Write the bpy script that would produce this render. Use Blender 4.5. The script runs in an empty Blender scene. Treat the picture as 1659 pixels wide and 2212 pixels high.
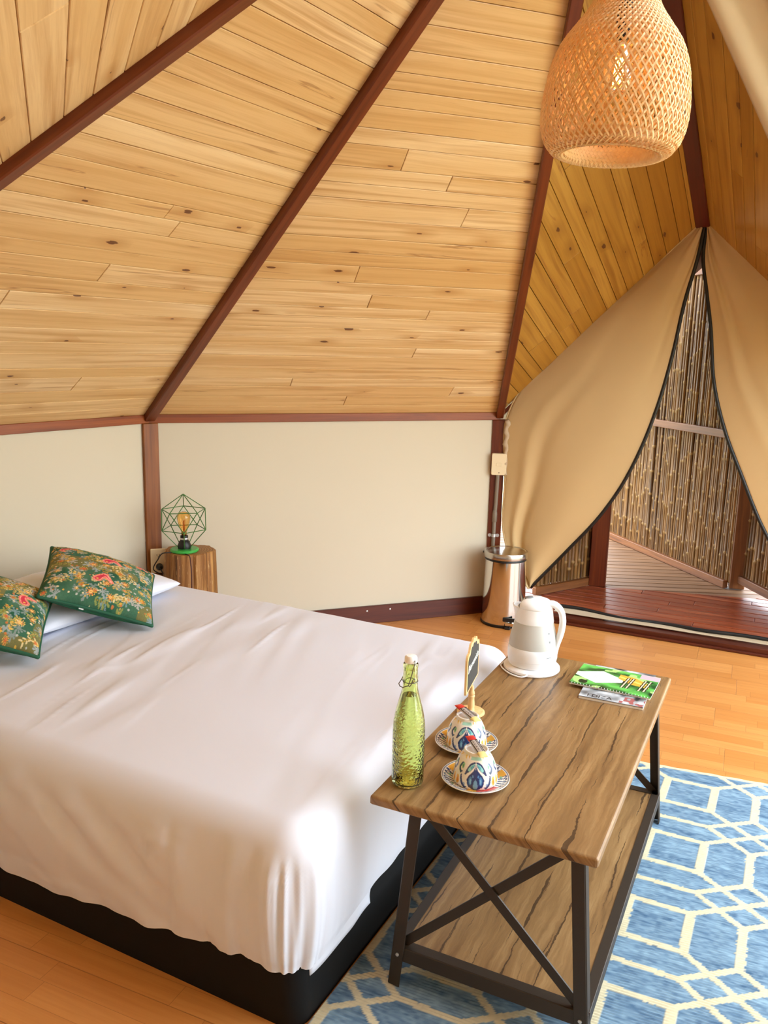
import bpy, math, random
import numpy as np
from mathutils import Vector, Matrix
random.seed(7)
RNG = np.random.default_rng(7)
S = bpy.context.scene
PI = math.pi

# ------------------------------------------------------------------ camera, sky, exposure
def make_camera():
    f, p, r = 1796.91, 0.19538, 0.02212
    right = Vector((1, 0, 0)); up = Vector((0, math.sin(p), math.cos(p))); fw = Vector((0, math.cos(p), -math.sin(p)))
    r2 = right*math.cos(r) + up*math.sin(r); u2 = -right*math.sin(r) + up*math.cos(r)
    cd = bpy.data.cameras.new('camera'); co = bpy.data.objects.new('camera', cd); S.collection.objects.link(co)
    cd.sensor_fit = 'HORIZONTAL'; cd.sensor_width = 36.0; cd.lens = f*36.0/1659.0
    cd.clip_start = 0.02; cd.clip_end = 200
    m = Matrix((r2, u2, -fw)).transposed().to_4x4(); m.translation = Vector((0, 0, 1.5))
    co.matrix_world = m
    S.camera = co
make_camera()
W = bpy.data.worlds.new('sky'); S.world = W; W.use_nodes = True
W.node_tree.nodes['Background'].inputs[0].default_value = (0.84, 0.93, 1.0, 1)
W.node_tree.nodes['Background'].inputs[1].default_value = 6.0
S.view_settings.view_transform = 'Standard'; S.view_settings.look = 'None'
S.view_settings.exposure = 0.30; S.view_settings.gamma = 1.0; S.view_settings.use_curve_mapping = False
S.cycles.max_bounces = 14; S.cycles.diffuse_bounces = 8; S.cycles.transmission_bounces = 12; S.cycles.transparent_max_bounces = 12

# ------------------------------------------------------------------ helpers
def lin(c):
    c = np.asarray(c, float)/255.0
    return np.where(c <= 0.04045, c/12.92, ((c+0.055)/1.055)**2.4)
def rgba(c): return tuple(float(x) for x in lin(c)) + (1.0,)

class NT:
    def __init__(s, name):
        s.m = bpy.data.materials.new(name); s.m.use_nodes = True
        s.t = s.m.node_tree; s.b = s.t.nodes['Principled BSDF']; s.o = s.t.nodes['Material Output']
    def n(s, typ, ins=None, **props):
        nd = s.t.nodes.new('ShaderNode'+typ)
        for k, v in props.items(): setattr(nd, k, v)
        for k, v in (ins or {}).items(): s.set(nd, k, v)
        return nd
    def set(s, nd, k, v):
        sk = nd.inputs[k]
        if isinstance(v, bpy.types.NodeSocket): s.t.links.new(v, sk)
        else: sk.default_value = v
    def P(s, **kw):
        for k, v in kw.items(): s.set(s.b, k.replace('_', ' '), v)
        return s
    def math(s, op, a, b=0.0, c=None):
        nd = s.n('Math', operation=op); s.set(nd, 0, a); s.set(nd, 1, b)
        if c is not None: s.set(nd, 2, c)
        return nd.outputs[0]
    def ramp(s, fac, stops, interp='LINEAR'):
        nd = s.n('ValToRGB', {'Fac': fac}); cr = nd.color_ramp; cr.interpolation = interp
        while len(cr.elements) < len(stops): cr.elements.new(0.5)
        for e, (p, c) in zip(cr.elements, stops):
            e.position = p; e.color = c if len(c) == 4 else rgba(c)
        return nd.outputs[0]
    def mix(s, fac, a, b, blend='MIX'):
        nd = s.n('Mix', data_type='RGBA', blend_type=blend)
        s.set(nd, 0, fac); s.set(nd, 6, a); s.set(nd, 7, b)
        return nd.outputs[2]
    def noise(s, vec, scale=5.0, detail=3.0, rough=0.5, dist=0.0):
        nd = s.n('TexNoise', {'Vector': vec, 'Scale': scale, 'Detail': detail, 'Roughness': rough, 'Distortion': dist})
        return nd.outputs[0]
    def map(s, vec, scale=(1, 1, 1), loc=(0, 0, 0)):
        return s.n('Mapping', {'Vector': vec, 'Scale': scale, 'Location': loc}).outputs[0]
    def uv(s): return s.n('TexCoord').outputs['UV']
    def obj(s): return s.n('TexCoord').outputs['Object']
    def rnd(s): return s.n('ObjectInfo').outputs['Random']
    def bump(s, h, strength=0.3, dist=0.002):
        s.set(s.b, 'Normal', s.n('Bump', {'Height': h, 'Strength': strength, 'Distance': dist}).outputs[0])
        return s

def simple(name, col, rough=0.5, metal=0.0, **kw):
    t = NT(name); t.P(Base_Color=rgba(col), Roughness=rough, Metallic=metal, **kw); return t.m

def mk(name, V, F, mat=None, parent=None, smooth=False, uv=None, col=None, autosmooth=None):
    me = bpy.data.meshes.new(name)
    me.from_pydata([tuple(map(float, v)) for v in V], [], [tuple(int(i) for i in f) for f in F])
    if uv is not None:
        ul = me.uv_layers.new(name='UVMap'); uv = np.asarray(uv, float)
        idx = np.empty(len(me.loops), int); me.loops.foreach_get('vertex_index', idx)
        ul.data.foreach_set('uv', uv[idx].ravel())
    if col is not None:
        ca = me.color_attributes.new('Col', 'FLOAT_COLOR', 'POINT'); col = np.asarray(col, float)
        if col.shape[1] == 3: col = np.c_[col, np.ones(len(col))]
        ca.data.foreach_set('color', col.ravel())
    if mat is not None: me.materials.append(mat)
    if smooth: me.polygons.foreach_set('use_smooth', [True]*len(me.polygons))
    me.validate(); me.update()
    if smooth and autosmooth: me.set_sharp_from_angle(angle=autosmooth)
    o = bpy.data.objects.new(name, me); S.collection.objects.link(o)
    if parent is not None: o.parent = parent
    return o

def empty(name, loc=(0, 0, 0), rotz=0.0, parent=None):
    o = bpy.data.objects.new(name, None); S.collection.objects.link(o)
    o.location = loc; o.rotation_euler = (0, 0, rotz); o.empty_display_size = 0.05
    if parent is not None: o.parent = parent
    return o
def tag(o, label, cat, group=None):
    o['label'] = label; o['category'] = cat
    if group: o['group'] = group
    return o
def thing(name, label, cat, loc=(0, 0, 0), rotz=0.0, group=None): return tag(empty(name, loc, rotz), label, cat, group)
def struct(o): o['kind'] = 'structure'; return o
def stuff(o): o['kind'] = 'stuff'; return o

class MB:
    """collects shapes into one mesh"""
    def __init__(s): s.V = []; s.F = []; s.U = []
    def add(s, V, F, U=None):
        b = len(s.V); s.V += [tuple(v) for v in V]; s.F += [tuple(i+b for i in f) for f in F]
        s.U += [tuple(u) for u in U] if U is not None else [(v[0], v[1]) for v in V]
        return s
    def box(s, c, size, M=None, ch=0.0):
        """box with chamfered edges ch; M = 3x3 axes (columns)"""
        hx, hy, hz = [a/2 for a in size]; M = Matrix.Identity(3) if M is None else M; c = Vector(c)
        V = []; F = []
        if ch <= 0:
            for z in (-hz, hz):
                for y in (-hy, hy):
                    for x in (-hx, hx): V.append(Vector((x, y, z)))
            F = [(0, 2, 3, 1), (4, 5, 7, 6), (0, 1, 5, 4), (2, 6, 7, 3), (0, 4, 6, 2), (1, 3, 7, 5)]
        else:
            idx = {}
            for sx in (-1, 1):
                for sy in (-1, 1):
                    for sz in (-1, 1):
                        for a in range(3):
                            h = [hx-ch, hy-ch, hz-ch]; h[a] += ch
                            idx[(sx, sy, sz, a)] = len(V); V.append(Vector((sx*h[0], sy*h[1], sz*h[2])))
            for a in range(3):
                b, d = (a+1) % 3, (a+2) % 3
                for sg in (-1, 1):
                    q = []
                    for tb, td in ((-1, -1), (1, -1), (1, 1), (-1, 1)):
                        k = [0, 0, 0]; k[a] = sg; k[b] = tb; k[d] = td; q.append(idx[(*k, a)])
                    F.append(tuple(q) if sg > 0 else tuple(q[::-1]))
                for tb in (-1, 1):
                    for td in (-1, 1):
                        k0 = [0, 0, 0]; k1 = [0, 0, 0]
                        k0[a] = -1; k1[a] = 1
                        for k in (k0, k1): k[b] = tb; k[d] = td
                        q = [idx[(*k0, b)], idx[(*k1, b)], idx[(*k1, d)], idx[(*k0, d)]]
                        F.append(tuple(q) if tb*td < 0 else tuple(q[::-1]))
            for sx in (-1, 1):
                for sy in (-1, 1):
                    for sz in (-1, 1):
                        q = [idx[(sx, sy, sz, a)] for a in range(3)]
                        F.append(tuple(q) if sx*sy*sz > 0 else tuple(q[::-1]))
        W_ = [M @ v + c for v in V]
        ax = max(range(3), key=lambda a: size[a]); o1 = (ax+1) % 3
        s.add([tuple(w) for w in W_], F, [(v[ax], v[o1]+v[(ax+2) % 3]) for v in V]); return s
    def bar(s, a, b, w, h, up=(0, 0, 1), ch=0.0):
        """box beam from a to b, width w across, h along 'up'"""
        a = Vector(a); b = Vector(b); d = (b-a); L = d.length; d.normalize()
        y = Vector(up); y = (y - d*y.dot(d)).normalized(); x = y.cross(d)
        M = Matrix((x, y, d)).transposed()
        return s.box((a+b)/2, (w, h, L), M, ch)
    def tube(s, pts, r, n=8, caps=True, closed=False):
        pts = [Vector(p) for p in pts]; m = len(pts); rr = r if hasattr(r, '__len__') else [r]*m
        V = []; F = []; U = []
        nrm = None; acc = 0
        for i, p in enumerate(pts):
            if closed: d = (pts[(i+1) % m]-pts[i-1])
            else: d = pts[min(i+1, m-1)]-pts[max(i-1, 0)]
            if d.length < 1e-9: d = Vector((0, 0, 1))
            d.normalize()
            if nrm is None: nrm = d.orthogonal().normalized()
            nrm = (nrm-d*nrm.dot(d)).normalized(); bn = d.cross(nrm)
            if i: acc += (p-pts[i-1]).length
            for k in range(n):
                t = 2*PI*k/n; V.append(tuple(p+nrm*(rr[i]*math.cos(t))+bn*(rr[i]*math.sin(t)))); U.append((acc, rr[i]*t))
        for i in range(m if closed else m-1):
            j = (i+1) % m
            for k in range(n):
                l = (k+1) % n; F.append((i*n+k, i*n+l, j*n+l, j*n+k))
        if caps and not closed: F.append(tuple(range(n))[::-1]); F.append(tuple((m-1)*n+k for k in range(n)))
        return s.add(V, F, U)
    def lathe(s, prof, n=32, c=(0, 0, 0), close_ends=True, M=None):
        """prof: list of (r,z)"""
        V = []; F = []; U = []; m = len(prof); acc = 0
        for i, (r, z) in enumerate(prof):
            if i: acc += math.hypot(r-prof[i-1][0], z-prof[i-1][1])
            for k in range(n):
                t = 2*PI*k/n; v = Vector((r*math.cos(t), r*math.sin(t), z))
                if M is not None: v = M @ v
                V.append((v.x+c[0], v.y+c[1], v.z+c[2])); U.append((t/(2*PI), acc))
        for i in range(m-1):
            for k in range(n):
                l = (k+1) % n; F.append((i*n+k, i*n+l, (i+1)*n+l, (i+1)*n+k))
        if close_ends:
            if prof[0][0] > 1e-6: F.append(tuple(range(n))[::-1])
            if prof[-1][0] > 1e-6: F.append(tuple((m-1)*n+k for k in range(n)))
        return s.add(V, F, U)
    def build(s, name, mat, parent=None, smooth=False, autosmooth=None, col=None):
        return mk(name, s.V, s.F, mat, parent, smooth, s.U, col, autosmooth)

def sheet(G, th=0.002, UVg=None):
    """closed thin sheet from grid G (n,m,3)"""
    n, m, _ = G.shape
    du = np.gradient(G, axis=0); dv = np.gradient(G, axis=1)
    N = np.cross(du, dv); N /= (np.linalg.norm(N, axis=2, keepdims=True)+1e-12)
    A = (G+N*th/2).reshape(-1, 3); B = (G-N*th/2).reshape(-1, 3)
    V = np.r_[A, B]; k = n*m
    i = np.arange(n*m).reshape(n, m)
    F = np.stack([i[:-1, :-1], i[1:, :-1], i[1:, 1:], i[:-1, 1:]], -1).reshape(-1, 4)
    F = np.r_[F, F[:, ::-1]+k].tolist()
    loop = list(i[0, :])+list(i[1:, -1])+list(i[-1, -2::-1])+list(i[-2:0:-1, 0])
    for a, b in zip(loop, loop[1:]+loop[:1]): F.append((a, b, b+k, a+k))
    if UVg is None:
        uu, vv = np.meshgrid(np.linspace(0, 1, n), np.linspace(0, 1, m), indexing='ij'); UVg = np.stack([uu, vv], -1)
    U = np.r_[UVg.reshape(-1, 2), UVg.reshape(-1, 2)]
    return V, F, U

def vnoise(x, y, seed=0):
    """smooth 2-D value noise in -1..1"""
    x = np.asarray(x, float); y = np.asarray(y, float)
    xi = np.floor(x).astype(int); yi = np.floor(y).astype(int); fx = x-xi; fy = y-yi
    def h(a, b):
        n = (a*374761393 + b*668265263 + seed*974634777) & 0x7fffffff
        n = ((n ^ (n >> 13))*1274126177) & 0x7fffffff
        return ((n ^ (n >> 16)) & 0xffff)/32767.5-1
    sx = fx*fx*fx*(fx*(fx*6-15)+10); sy = fy*fy*fy*(fy*(fy*6-15)+10)
    return (h(xi, yi)*(1-sx)+h(xi+1, yi)*sx)*(1-sy)+(h(xi, yi+1)*(1-sx)+h(xi+1, yi+1)*sx)*sy

def catmull(P, n):
    P = np.asarray(P, float); m = len(P)
    d = np.r_[0, np.cumsum(np.linalg.norm(np.diff(P, axis=0), axis=1))]; d /= d[-1]
    t = np.linspace(0, 1, n); out = np.zeros((n, P.shape[1]))
    tan = np.gradient(P, d, axis=0)
    k = np.clip(np.searchsorted(d, t, side='right')-1, 0, m-2)
    h = (d[k+1]-d[k])[:, None]; s = ((t-d[k])/(d[k+1]-d[k]))[:, None]
    return (2*s**3-3*s**2+1)*P[k]+(s**3-2*s**2+s)*h*tan[k]+(-2*s**3+3*s**2)*P[k+1]+(s**3-s**2)*h*tan[k+1]

def text(body, size, loc, rot, mat, parent, extrude=0.0003, name='lettering', align='CENTER', M=None, shear=0.0):
    cu = bpy.data.curves.new(name, 'FONT'); cu.body = body; cu.size = size; cu.extrude = extrude; cu.align_x = align; cu.align_y = 'CENTER'; cu.shear = shear
    cu.materials.append(mat)
    o = bpy.data.objects.new(name, cu); S.collection.objects.link(o); o.parent = parent
    me = bpy.data.meshes.new_from_object(o); bpy.data.objects.remove(o); me.materials.clear(); me.materials.append(mat)
    o = bpy.data.objects.new(name, me); S.collection.objects.link(o); o.parent = parent
    if M is not None: o.matrix_local = M
    else: o.location = loc; o.rotation_euler = rot
    return o

# ------------------------------------------------------------------ materials
def pine(name, pale, mid, deep, knots=1.0, rough=0.42, kscale=(3.6, 9.5)):
    t = NT(name); uv = t.uv(); rnd = t.rnd()
    wob = t.noise(t.map(uv, (1.2, 5, 1)), 1.0, 2)
    v2 = t.n('VectorMath', {0: uv, 1: t.n('CombineXYZ', {'X': 0.0, 'Y': t.math('MULTIPLY', wob, 0.05)}).outputs[0]}, operation='ADD').outputs[0]
    g1 = t.noise(t.map(v2, (1.1, 34, 1)), 1.0, 5, 0.6, 0.4)
    g2 = t.noise(t.map(v2, (5, 190, 1)), 1.0, 3, 0.6)
    g3 = t.noise(t.map(v2, (0.7, 7, 1)), 1.0, 2)
    base = t.mix(rnd, rgba(pale), rgba(mid))
    streak = t.ramp(g1, [(0.44, (0, 0, 0, 1)), (0.68, (1, 1, 1, 1))])
    c = t.mix(t.math('MULTIPLY', streak, 0.75), base, rgba(deep))
    c = t.mix(t.math('MULTIPLY', t.ramp(g3, [(0.42, (0, 0, 0, 1)), (0.62, (1, 1, 1, 1))]), 0.6), c, rgba(mid))
    c = t.mix(t.math('MULTIPLY', t.ramp(g2, [(0.5, (0, 0, 0, 1)), (0.8, (1, 1, 1, 1))]), 0.25), c, rgba(deep))
    g5 = t.noise(t.map(v2, (0.9, 22, 1)), 1.0, 3, 0.55, 1.2)
    c = t.mix(t.math('MULTIPLY', t.ramp(g5, [(0.66, (0, 0, 0, 1)), (0.70, (1, 1, 1, 1)), (0.73, (0, 0, 0, 1))]), 0.55*knots), c, rgba((140, 84, 34)))
    # knots: sparse cells, dark brown with a halo drawn out along the grain
    vo = t.n('TexVoronoi', {'Vector': t.map(v2, (kscale[0], kscale[1], 1)), 'Scale': 1.0, 'Randomness': 1.0}, feature='F1', voronoi_dimensions='2D')
    keep = t.math('GREATER_THAN', t.n('SeparateColor', {'Color': vo.outputs['Color']}).outputs[0], 1-0.24*knots)
    kd = t.math('ADD', vo.outputs['Distance'], t.math('MULTIPLY', t.math('SUBTRACT', g2, 0.5), 0.10))
    size = t.math('ADD', 0.018, t.math('MULTIPLY', t.math('POWER', t.n('SeparateColor', {'Color': vo.outputs['Color']}).outputs[1], 1.4), 0.060))
    core = t.math('MULTIPLY', t.math('LESS_THAN', kd, size), keep)
    halo = t.math('MULTIPLY', t.n('MapRange', {'Value': kd, 'From Min': 0.05, 'From Max': 0.34, 'To Min': 0.55, 'To Max': 0.0}).outputs[0], keep)
    c = t.mix(halo, c, rgba(deep))
    c = t.mix(t.math('MULTIPLY', core, 0.9), c, rgba((88, 44, 18)))
    t.P(Base_Color=c, Roughness=rough)
    t.bump(g2, 0.12, 0.0006)
    return t.m
M_pine = pine('pine_pale', (240, 214, 168), (216, 176, 116), (182, 132, 72))
M_pine_shade = pine('pine_shaded', (194, 150, 68), (168, 120, 40), (138, 88, 24), knots=1.3)  # same pine, with the shade of facets facing away put into its colour

def stained(name, c1, c2, c3, rough=0.38, scale=(2, 40, 1)):
    t = NT(name); uv = t.uv(); rnd = t.rnd()
    off = t.n('VectorMath', {0: uv, 1: t.n('CombineXYZ', {'X': t.math('MULTIPLY', rnd, 37.0), 'Y': t.math('MULTIPLY', rnd, 11.0)}).outputs[0]}, operation='ADD').outputs[0]
    g = t.noise(t.map(off, scale), 1.0, 5, 0.6, 0.5)
    g2 = t.noise(t.map(off, (scale[0]*3, scale[1]*4, 1)), 1.0, 2)
    c = t.ramp(g, [(0.3, c1), (0.55, c2), (0.8, c3)])
    c = t.mix(t.math('MULTIPLY', t.math('SUBTRACT', rnd, 0.5), 0.5), c, rgba(c1))
    t.P(Base_Color=c, Roughness=rough); t.bump(g2, 0.15, 0.0008)
    return t.m
M_rafter = stained('rafter_stain', (84, 32, 10), (112, 50, 17), (132, 66, 26), 0.4)
M_rafterD = stained('rafter_maroon', (64, 14, 8), (86, 22, 12), (104, 34, 18), 0.4)
M_beam = stained('beam_stain', (112, 50, 14), (142, 70, 22), (160, 88, 34), 0.45)
M_postA = stained('post_wood', (106, 56, 16), (136, 76, 24), (158, 98, 40), 0.5)
M_postB = stained('post_red', (80, 26, 8), (106, 42, 12), (126, 60, 20), 0.35)
M_base = stained('baseboard_stain', (62, 20, 8), (82, 30, 12), (96, 42, 16), 0.35)
M_porch = stained('porch_wood', (96, 52, 20), (128, 76, 32), (150, 98, 48), 0.5)
M_deck = stained('deck_red', (96, 36, 18), (150, 70, 38), (196, 118, 78), 0.3, (1.3, 30, 1))
M_deck2 = stained('deck_dull', (104, 72, 46), (140, 100, 66), (166, 124, 86), 0.6, (1.3, 30, 1))
M_backing = simple('panel_gap', (70, 44, 24), 0.9)
def wall_paint():
    t = NT('cream_paint'); g = t.noise(t.obj(), 2.0, 2)
    t.P(Base_Color=t.mix(t.math('MULTIPLY', g, 0.35), rgba((208, 199, 176)), rgba((200, 189, 163))), Roughness=0.75)
    t.bump(t.noise(t.obj(), 160.0, 2), 0.04, 0.0005); return t.m
M_wall = wall_paint()

def laminate():
    t = NT('laminate_strip'); uv = t.uv(); sp = t.n('SeparateXYZ', {'Vector': uv})
    u, v = sp.outputs[0], sp.outputs[1]
    row = t.math('FLOOR', t.math('DIVIDE', v, 0.065))
    wn = t.n('TexWhiteNoise', {'W': row}, noise_dimensions='1D').outputs[0]
    us = t.math('DIVIDE', t.math('ADD', u, t.math('MULTIPLY', wn, 3.1)), 0.43)
    cell = t.math('FLOOR', us)
    rv = t.n('TexWhiteNoise', {'Vector': t.n('CombineXYZ', {'X': cell, 'Y': row}).outputs[0]}, noise_dimensions='2D').outputs[0]
    shift = t.n('CombineXYZ', {'X': t.math('MULTIPLY', rv, 31.0), 'Y': t.math('MULTIPLY', rv, 7.0)}).outputs[0]
    uu = t.n('VectorMath', {0: uv, 1: shift}, operation='ADD').outputs[0]
    g = t.noise(t.map(uu, (2.5, 60, 1)), 1.0, 4, 0.6, 0.3)
    g2 = t.noise(t.map(uu, (8, 320, 1)), 1.0, 2)
    c = t.mix(rv, rgba((198, 132, 66)), rgba((216, 152, 84)))
    c = t.mix(t.math('MULTIPLY', t.ramp(g, [(0.4, (0, 0, 0, 1)), (0.75, (1, 1, 1, 1))]), 0.6), c, rgba((188, 118, 54)))
    c = t.mix(t.math('MULTIPLY', g2, 0.18), c, rgba((170, 104, 48)))
    fv = t.math('FRACT', t.math('DIVIDE', v, 0.065)); fu = t.math('FRACT', us)
    e = t.math('MAXIMUM', t.math('LESS_THAN', fv, 0.02), t.math('LESS_THAN', fu, 0.004))
    c = t.mix(t.math('MULTIPLY', e, 0.45), c, rgba((120, 66, 26)))
    t.P(Base_Color=c, Roughness=0.34); return t.m
M_lam = laminate()

def canvas_mat(name, col, trans=0.25, c2=None):
    t = NT(name); ob = t.obj()
    g = t.noise(ob, 3.0, 3); w = t.noise(t.map(ob, (1, 1, 1)), 700.0, 1)
    c = t.mix(t.math('MULTIPLY', g, 0.4), rgba(col), rgba(c2 or [x*0.9 for x in col]))
    t.P(Base_Color=c, Roughness=0.75); t.bump(w, 0.08, 0.0004)
    tr = t.n('BsdfTranslucent', {'Color': c})
    ms = t.n('MixShader', {0: trans, 1: t.b.outputs[0], 2: tr.outputs[0]})
    t.t.links.new(ms.outputs[0], t.o.inputs[0]); return t.m
M_canvas = canvas_mat('beige_canvas', (224, 196, 144), 0.28)
M_canvas_pale = canvas_mat('pale_canvas', (200, 178, 146), 0.1)
M_black = simple('black_plastic', (14, 13, 13), 0.45)
M_blackcloth = NT('black_base_fabric'); M_blackcloth.P(Base_Color=rgba((11, 10, 10)), Roughness=0.7, Specular_IOR_Level=0.25)
M_blackcloth.bump(M_blackcloth.noise(M_blackcloth.obj(), 500.0, 2), 0.1, 0.0005); M_blackcloth = M_blackcloth.m
M_steel_dark = NT('bronze_steel'); M_steel_dark.P(Base_Color=rgba((58, 48, 38)), Roughness=0.5, Metallic=0.35)
M_steel_dark.bump(M_steel_dark.noise(M_steel_dark.obj(), 400.0, 2), 0.05, 0.0003); M_steel_dark = M_steel_dark.m
M_chrome = simple('polished_steel', (214, 208, 200), 0.09, 1.0)
M_chrome_b = simple('brushed_steel', (190, 184, 176), 0.22, 1.0)
M_zinc = simple('zinc', (205, 205, 205), 0.35, 0.8)
M_white_pl = simple('white_plastic', (246, 249, 252), 0.28)
M_cream_pl = simple('cream_plastic', (232, 216, 178), 0.35)
M_grey_pl = simple('grey_plastic', (128, 132, 134), 0.5)
M_grey_pvc = simple('grey_conduit', (128, 116, 100), 0.5)
def vcol(name, rough=0.5, spec=0.5, coat=0.0, weave=0.0):
    t = NT(name); a = t.n('Attribute', attribute_name='Col'); t.P(Base_Color=a.outputs['Color'], Roughness=rough, Coat_Weight=coat, Specular_IOR_Level=spec)
    if weave: t.bump(t.noise(t.obj(), 900.0, 2), weave, 0.0006)
    return t.m
M_vcloth = vcol('printed_cotton', 0.85, 0.2, 0, 0.25)
M_vglaze = vcol('painted_ceramic', 0.12, 0.5, 0.4)
M_vprint = vcol('printed_paper', 0.3, 0.5)

# ------------------------------------------------------------------ the yurt: octagon of low walls, pyramid roof
A = Vector((-1.147, 4.015)); B = Vector((0.634, 4.664)); C = Vector((2.46, 3.777)); L = Vector((-2.209, 2.38))
P0 = Vector((0.506, 2.155))
A2, B2, C2, L2 = [2*P0-q for q in (A, B, C, L)]; C2 = Vector((-1.30, 0.08))
HW = 1.155; APEX = Vector((P0.x, P0.y, 2.926)); HD = 2.133
Dg = Vector((1.518, 4.235)); Dg2 = (B2+C2)/2                        # door gable ridges
Eg = (L2+A2)/2                                                    # side entrance gable ridge
def v3(p, z): return Vector((p.x, p.y, z))

ceiling = struct(empty('ceiling', (0, 0, HW)))
def off(v): return Vector(v)-Vector((0, 0, HW))

def clip(poly, a, b, c):
    """keep a*x+b*y<=c"""
    out = []
    for i in range(len(poly)):
        p, q = poly[i], poly[(i+1) % len(poly)]
        dp = a*p[0]+b*p[1]-c; dq = a*q[0]+b*q[1]-c
        if dp <= 0: out.append(p)
        if (dp < 0 < dq) or (dq < 0 < dp):
            s = dp/(dp-dq); out.append((p[0]+(q[0]-p[0])*s, p[1]+(q[1]-p[1])*s))
    return out
def area(p): return abs(sum(p[i][0]*p[(i+1) % len(p)][1]-p[(i+1) % len(p)][0]*p[i][1] for i in range(len(p))))/2

def board(name, poly, fr, mat, parent, th=0.016, proud=0.0, ch=0.0015, uvo=(0, 0)):
    """poly: 2-D outline in frame fr=(origin,eu,ev,en); en points to the room"""
    o, eu, ev, en = fr; n = len(poly)
    cx = sum(p[0] for p in poly)/n; cy = sum(p[1] for p in poly)/n
    sg = sum(poly[i][0]*poly[(i+1) % n][1]-poly[(i+1) % n][0]*poly[i][1] for i in range(n))
    if sg < 0: poly = poly[::-1]
    def ins(p):
        d = math.hypot(p[0]-cx, p[1]-cy) or 1
        return (p[0]-(p[0]-cx)/d*ch, p[1]-(1 if p[1] > cy else -1)*ch)
    V = []; U = []
    for ring, z in ((0, 0.0), (1, -ch), (1, -th)):
        for p in poly:
            q = ins(p) if ring == 0 else p
            V.append(tuple(o+eu*q[0]+ev*q[1]+en*(z+proud))); U.append((p[0]+uvo[0], p[1]+uvo[1]))
    F = [tuple(range(n))]
    for r in range(2):
        for i in range(n):
            j = (i+1) % n; F.append((r*n+i, (r+1)*n+i, (r+1)*n+j, r*n+j))
    F.append(tuple(2*n+i for i in range(n))[::-1])
    if eu.cross(ev).dot(en) < 0: F = [f[::-1] for f in F]
    return mk(name, V, F, mat, parent, uv=U)

def plank_panel(tri, direction, widths, mat, root, joints=0.5, seed=1, gap=0.0024, planked=True, minlen=0.5):
    """one roof facet: dark backing mesh with one plank object per board"""
    rd = random.Random(seed)
    tri = [off(p) for p in tri]
    n = (tri[1]-tri[0]).cross(tri[2]-tri[0]).normalized()
    cen = Vector((P0.x, P0.y, 0.3)); mid = (tri[0]+tri[1]+tri[2])/3
    if n.dot(cen-mid) < 0: n = -n
    d = Vector(direction); eu = (d-n*d.dot(n)).normalized(); ev = n.cross(eu)
    fr = (tri[0], eu, ev, n)
    poly = [((p-tri[0]).dot(eu), (p-tri[0]).dot(ev)) for p in tri]
    b0 = [tuple(p-n*0.014) for p in tri]; b1 = [tuple(p-n*0.05) for p in tri]
    F = [(0, 1, 2), (5, 4, 3), (0, 3, 4, 1), (1, 4, 5, 2), (2, 5, 3, 0)]
    panel = mk('roof_panel', b0+b1, F, M_backing if planked else mat, root, uv=[(q[0], q[1]) for q in poly]*2)
    if not planked: return panel
    v = min(p[1] for p in poly); vmax = max(p[1] for p in poly)
    while v < vmax-0.004:
        w = rd.uniform(*widths); v1 = min(v+w, vmax)
        if vmax-v1 < 0.03: v1 = vmax
        row = clip(clip(poly, 0, -1, -(v+gap/2)), 0, 1, v1-gap/2)
        if len(row) >= 3 and area(row) > 2e-4:
            us = [p[0] for p in row]; u0, u1 = min(us), max(us); cuts = []
            if u1-u0 > minlen*1.6 and rd.random() < joints: cuts = [rd.uniform(u0+minlen*0.6, u1-minlen*0.6)]
            segs = [u0-1]+cuts+[u1+1]
            for a, b in zip(segs[:-1], segs[1:]):
                pc = clip(clip(row, -1, 0, -(a+gap/2)), 1, 0, b-gap/2)
                if len(pc) >= 3 and area(pc) > 1e-4:
                    board('plank', pc, fr, mat, panel, proud=rd.uniform(-0.0006, 0.0008), uvo=(rd.uniform(0, 40), rd.uniform(0, 40)))
        v = v1
    return panel
def hor(p, q): return v3(q, HW)-v3(p, HW)
D3 = v3(Dg, HD)
plank_panel([v3(A, HW), v3(B, HW), APEX], hor(A, B), (0.062, 0.098), M_pine, ceiling, 0.22, 11)
plank_panel([v3(L, HW), v3(A, HW), APEX], hor(L, A), (0.062, 0.100), M_pine, ceiling, 0.25, 12)
plank_panel([v3(C2, HW), v3(L, HW), APEX], hor(C2, L), (0.075, 0.11), M_pine, ceiling, 0.2, 13)
plank_panel([v3(B, HW), D3, APEX], APEX-D3, (0.06, 0.105), M_pine_shade, ceiling, 0.6, 14, minlen=0.35)
plank_panel([D3, v3(C, HW), APEX], APEX-D3, (0.06, 0.10), M_pine_shade, ceiling, 0.35, 15, minlen=0.4)
G3 = v3((C+L2)/2, HD)
plank_panel([v3(C, HW), G3, APEX], APEX-G3, (0.09, 0.13), M_pine_shade, ceiling, 0.0, 16)
E3 = v3(Eg, HD); F3 = v3(Dg2, 2.35); HB = 2.0
for k, t_ in enumerate(( [v3(A2, HB), v3(B2, HB), APEX], [v3(B2, HB), F3, APEX], [F3, v3(C2, HW), APEX])):
    plank_panel(t_, t_[1]-t_[0], (0.1, 0.1), M_pine, ceiling, planked=False)

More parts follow.
